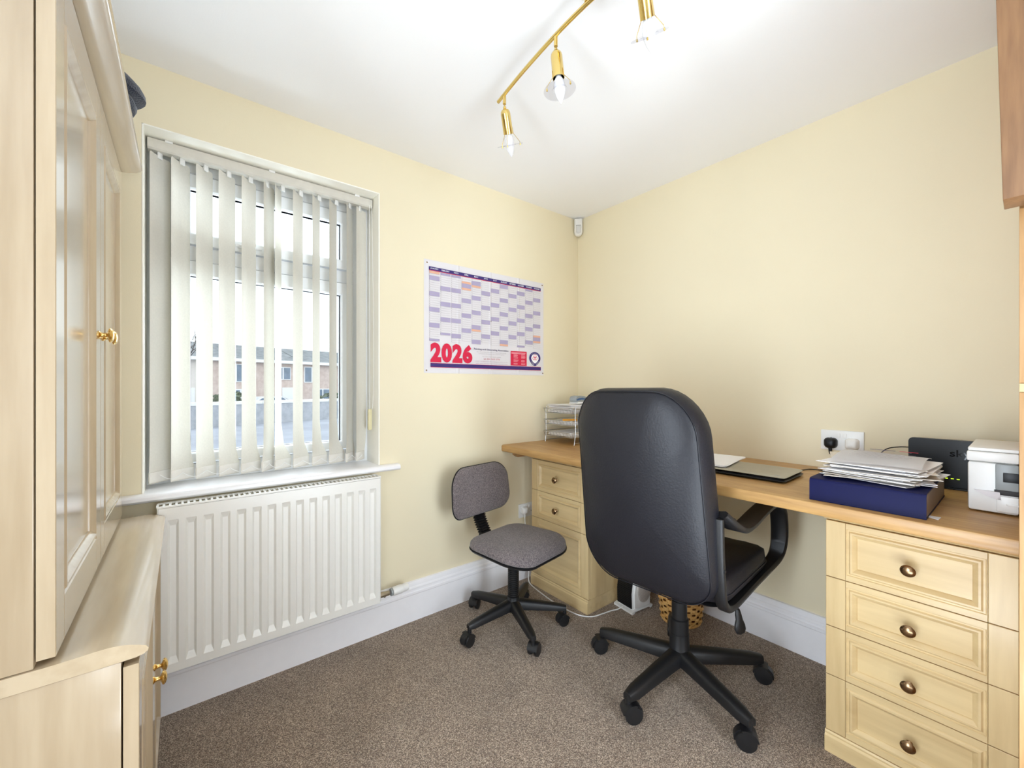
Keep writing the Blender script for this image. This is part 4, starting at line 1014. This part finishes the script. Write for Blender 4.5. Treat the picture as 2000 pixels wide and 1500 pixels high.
# ------------------------------------------------------------------ outside the window
G = -.9
O2 = Vector((2.6, 33.8, 0)); hu = Vector((math.sin(math.radians(72)), math.cos(math.radians(72)), 0)); hn = Vector((-hu.y, hu.x, 0)) * -1
if hn.y > 0: hn = -hn
hrz = math.atan2(hu.y, hu.x)
M_tar = mat('grey wet tarmac', (150, 154, 164), .8, rgb2=(170, 174, 184), scale=.6)
M_roof = mat('dark grey roof tile', (104, 108, 112), .8, rgb2=(140, 144, 146), scale=2.5, detail=6)
M_brick = mat('pinkish brown brick', (196, 174, 164), .85, rgb2=(218, 200, 190), scale=3, detail=6)
M_render = mat('pale render', (220, 212, 204), .85, var=.03, scale=2)
M_wpaint = mat('white outdoor paint', (236, 236, 236), .5, var=.02)
M_dglass = mat('dark window glass', (110, 128, 148), .15, var=.2, scale=2)
M_snow = mat('pale shingle', (214, 210, 206), .9, var=.05, scale=6)
M_hedge = mat('dark green foliage', (72, 88, 68), .9, rgb2=(120, 130, 104), scale=14, detail=5)
M_bark = mat('dark bark', (72, 62, 58), .9, var=.2, scale=20)
structure('ground_outside', box(-60, 70, 1.2, 90, G - .2, G), M_tar)
def house(s0, s1, label, wm, wins):
    c = O2 + hu * ((s0 + s1) / 2); h = thing('house', label, 'house', (c.x, c.y, G), hrz, 'terraced houses across the yard')
    L_ = s1 - s0; sgn = -1       # local x along the row, local y away from camera
    part('wall', box(-L_ / 2, L_ / 2, 0, 7, 0, 4.15), wm, h)
    b = BM(); add_prism(b, [(-.35, 4.05), (3.5, 5.35), (7.35, 4.05), (7.35, 3.95), (3.5, 5.2), (-.35, 3.95)], lambda t_, u, v_: (t_, u, v_), -L_ / 2, L_ / 2); part('roof', b, M_roof, h, None)
    part('fascia', box(-L_ / 2, L_ / 2, -.42, -.34, 3.86, 4.08), M_wpaint, h)
    for (x0, x1, z0, z1) in wins:
        f_ = part('window', box(x0, x1, -.06, .02, z0, z1), M_wpaint, h, None); n_ = max(1, round((x1 - x0) / .8)); ww = (x1 - x0) / n_
        for q in range(n_): part('pane', box(x0 + q * ww + .06, x0 + (q + 1) * ww - .06, -.08, -.05, z0 + .07, z1 - .07), M_dglass, f_, None)
    part('house_door', box(L_ / 2 - 1.3, L_ / 2 - .4, -.05, .02, 0, 2.0), M_wpaint, h, None)
house(-17.0, -10.6, 'pale house farthest left in the terrace seen through the window', M_render, [(-2.4, -.8, 2.5, 3.6), (.5, 1.8, 2.5, 3.6), (-2.2, -.4, .7, 1.9)])
house(-10.5, -4.0, 'pale rendered house left of the brick ones in the terrace outside', M_render, [(-2.4, -.8, 2.5, 3.6), (.6, 2.0, 2.5, 3.6), (-2.2, -.4, .7, 1.9)])
house(-3.9, 2.6, 'pinkish brick house in the middle of the terrace outside', M_brick, [(-2.3, -.3, 2.4, 3.7), (1.4, 2.6, 2.6, 3.6), (-2.0, 0, .7, 1.9)])
house(2.7, 9.2, 'brick house with a wide white window right of the middle of the terrace', M_brick, [(-2.9, -1.6, 2.4, 3.7), (.2, 2.2, 2.5, 3.6), (-2.2, -.4, .7, 1.9)])
house(9.3, 16.0, 'brick house at the right end of the terrace seen through the window', M_brick, [(-2.4, -.8, 2.5, 3.6), (.6, 2.0, 2.5, 3.6), (-2.2, -.4, .7, 1.9)])
# boundary wall with pale coping
c = O2 + hn * 8.0
gw = thing('garden_wall', 'long grey boundary wall with white coping in front of the houses outside', 'wall', (c.x, c.y, G), hrz)
part('wall_body', box(-19, 17, -.12, .12, 0, 1.12), mat('grey block', (160, 164, 170), .9, rgb2=(184, 186, 192), scale=4), gw, None)
for q in range(36): part('coping_stone', box(-19 + q + .01, -18 + q - .01, -.17, .17, 1.12, 1.30, bev=.02, seg=1), M_wpaint, gw, None)
def car(s, off, rz, col, label):
    c = O2 + hu * s + hn * off; k = thing('car', label, 'car', (c.x, c.y, G), hrz + rz)
    pf = [(-2.1, .25), (-2.1, .75), (-1.9, .95), (-1.3, 1.0), (-.7, 1.42), (.6, 1.45), (1.2, 1.05), (1.9, .92), (2.1, .7), (2.1, .25)]
    b = BM(); add_prism(b, pf, lambda t_, u, v_: (u, t_, v_), -.82, .82); bmesh.ops.bevel(b, geom=b.edges[:], offset=.06, segments=2, affect='EDGES'); part('body', b, col, k, 40)
    gl_ = [(-1.15, 1.02), (-.68, 1.36), (.55, 1.38), (1.05, 1.04)]
    for s_ in (-.83, .80):
        b = BM(); add_prism(b, gl_, lambda t_, u, v_: (u, t_, v_), s_, s_ + .03); part('side_window', b, M_dglass, k, None)
    for x in (-1.3, 1.3):
        for s_ in (-.8, .62): part('wheel', lathe([(.31, 0), (.33, .04), (.33, .14), (.31, .18)], 18, mtx=along((x, s_, .33), (0, 1, 0))), M_black, k)
car(-2.0, 4.5, 0, mat('white car paint', (232, 234, 236), .25, coat=.5), 'white car parked in front of the middle brick house outside')
car(4.5, 4.3, PI, MATS['white car paint'], 'white car parked at the right in front of the terrace outside')
car(-8.0, 4.6, 0, mat('silver car paint', (176, 182, 190), .3, .3, coat=.5), 'silver car parked at the left in front of the terrace outside')
def bush(name, label, s, off, r, h_, m, n=220):
    c = O2 + hu * s + hn * off; k = thing(name, label, 'shrub', (c.x, c.y, G), hrz)
    rnd = random.Random(int(s * 10)); b = BM()
    for q in range(n):
        a, t_ = rnd.uniform(0, 2 * PI), rnd.uniform(0, 1); e = math.acos(rnd.uniform(-.3, 1)); rr = r * rnd.uniform(.75, 1.0)
        p = Vector((rr * math.sin(e) * math.cos(a) * 1.3, rr * math.sin(e) * math.sin(a), h_ * .45 + h_ * .5 * math.cos(e)))
        d = Vector((rnd.uniform(-1, 1), rnd.uniform(-1, 1), rnd.uniform(-.3, 1))).normalized(); s1, s2 = frame_of(d); z_ = .16
        b.faces.new([b.verts.new(p + s1 * z_ * x + s2 * z_ * y) for x, y in ((-1, 0), (0, -.6), (1, 0), (0, .6))])
    part('foliage', b, m, k, None, kind='stuff')
    b = BM()
    for q in range(6): a = q; add_tube(b, [(0, 0, 0), (.5 * r * math.cos(a), .5 * r * math.sin(a), h_ * .5)], [.04, .015], 6)
    part('stems', b, M_bark, k)
bush('shrub', 'dark green shrub left of the middle white car outside', -4.8, 6.2, .9, 1.9, M_hedge)
bush('shrub', 'low hedge plant right of the middle white car outside', 1.4, 6.4, 1.0, 1.7, M_hedge)
bush('shrub', 'olive shrub at the right behind the boundary wall outside', 8.2, 6.6, 1.2, 1.7, mat('olive foliage', (120, 118, 60), .9, rgb2=(150, 146, 84), scale=10))
bush('shrub', 'yellow flowering shrub at the left behind the boundary wall outside', -7.6, 7.0, .6, 1.5, mat('yellow foliage', (230, 200, 70), .9, rgb2=(244, 226, 140), scale=10))
# bare tree
c = O2 + hu * -8.3 + hn * 9.5
te = thing('bare_tree', 'bare winter tree at the left of the view outside', 'tree', (c.x, c.y, G))
b = BM(); rnd = random.Random(3)
def branch(p, d, l_, r, dep):
    q = p + d * l_; add_tube(b, [p, p + d * l_ * .5 + Vector((rnd.uniform(-.05, .05), rnd.uniform(-.05, .05), 0)), q], [r, r * .8, r * .6], 5)
    if dep == 0: return
    for k in range(3):
        nd = (d + Vector((rnd.uniform(-.7, .7), rnd.uniform(-.7, .7), rnd.uniform(-.1, .5)))).normalized(); branch(p + d * l_ * rnd.uniform(.5, 1), nd, l_ * .66, r * .55, dep - 1)
branch(Vector((0, 0, 0)), Vector((0, 0, 1)), 2.6, .10, 5)
part('branches', b, M_bark, te)
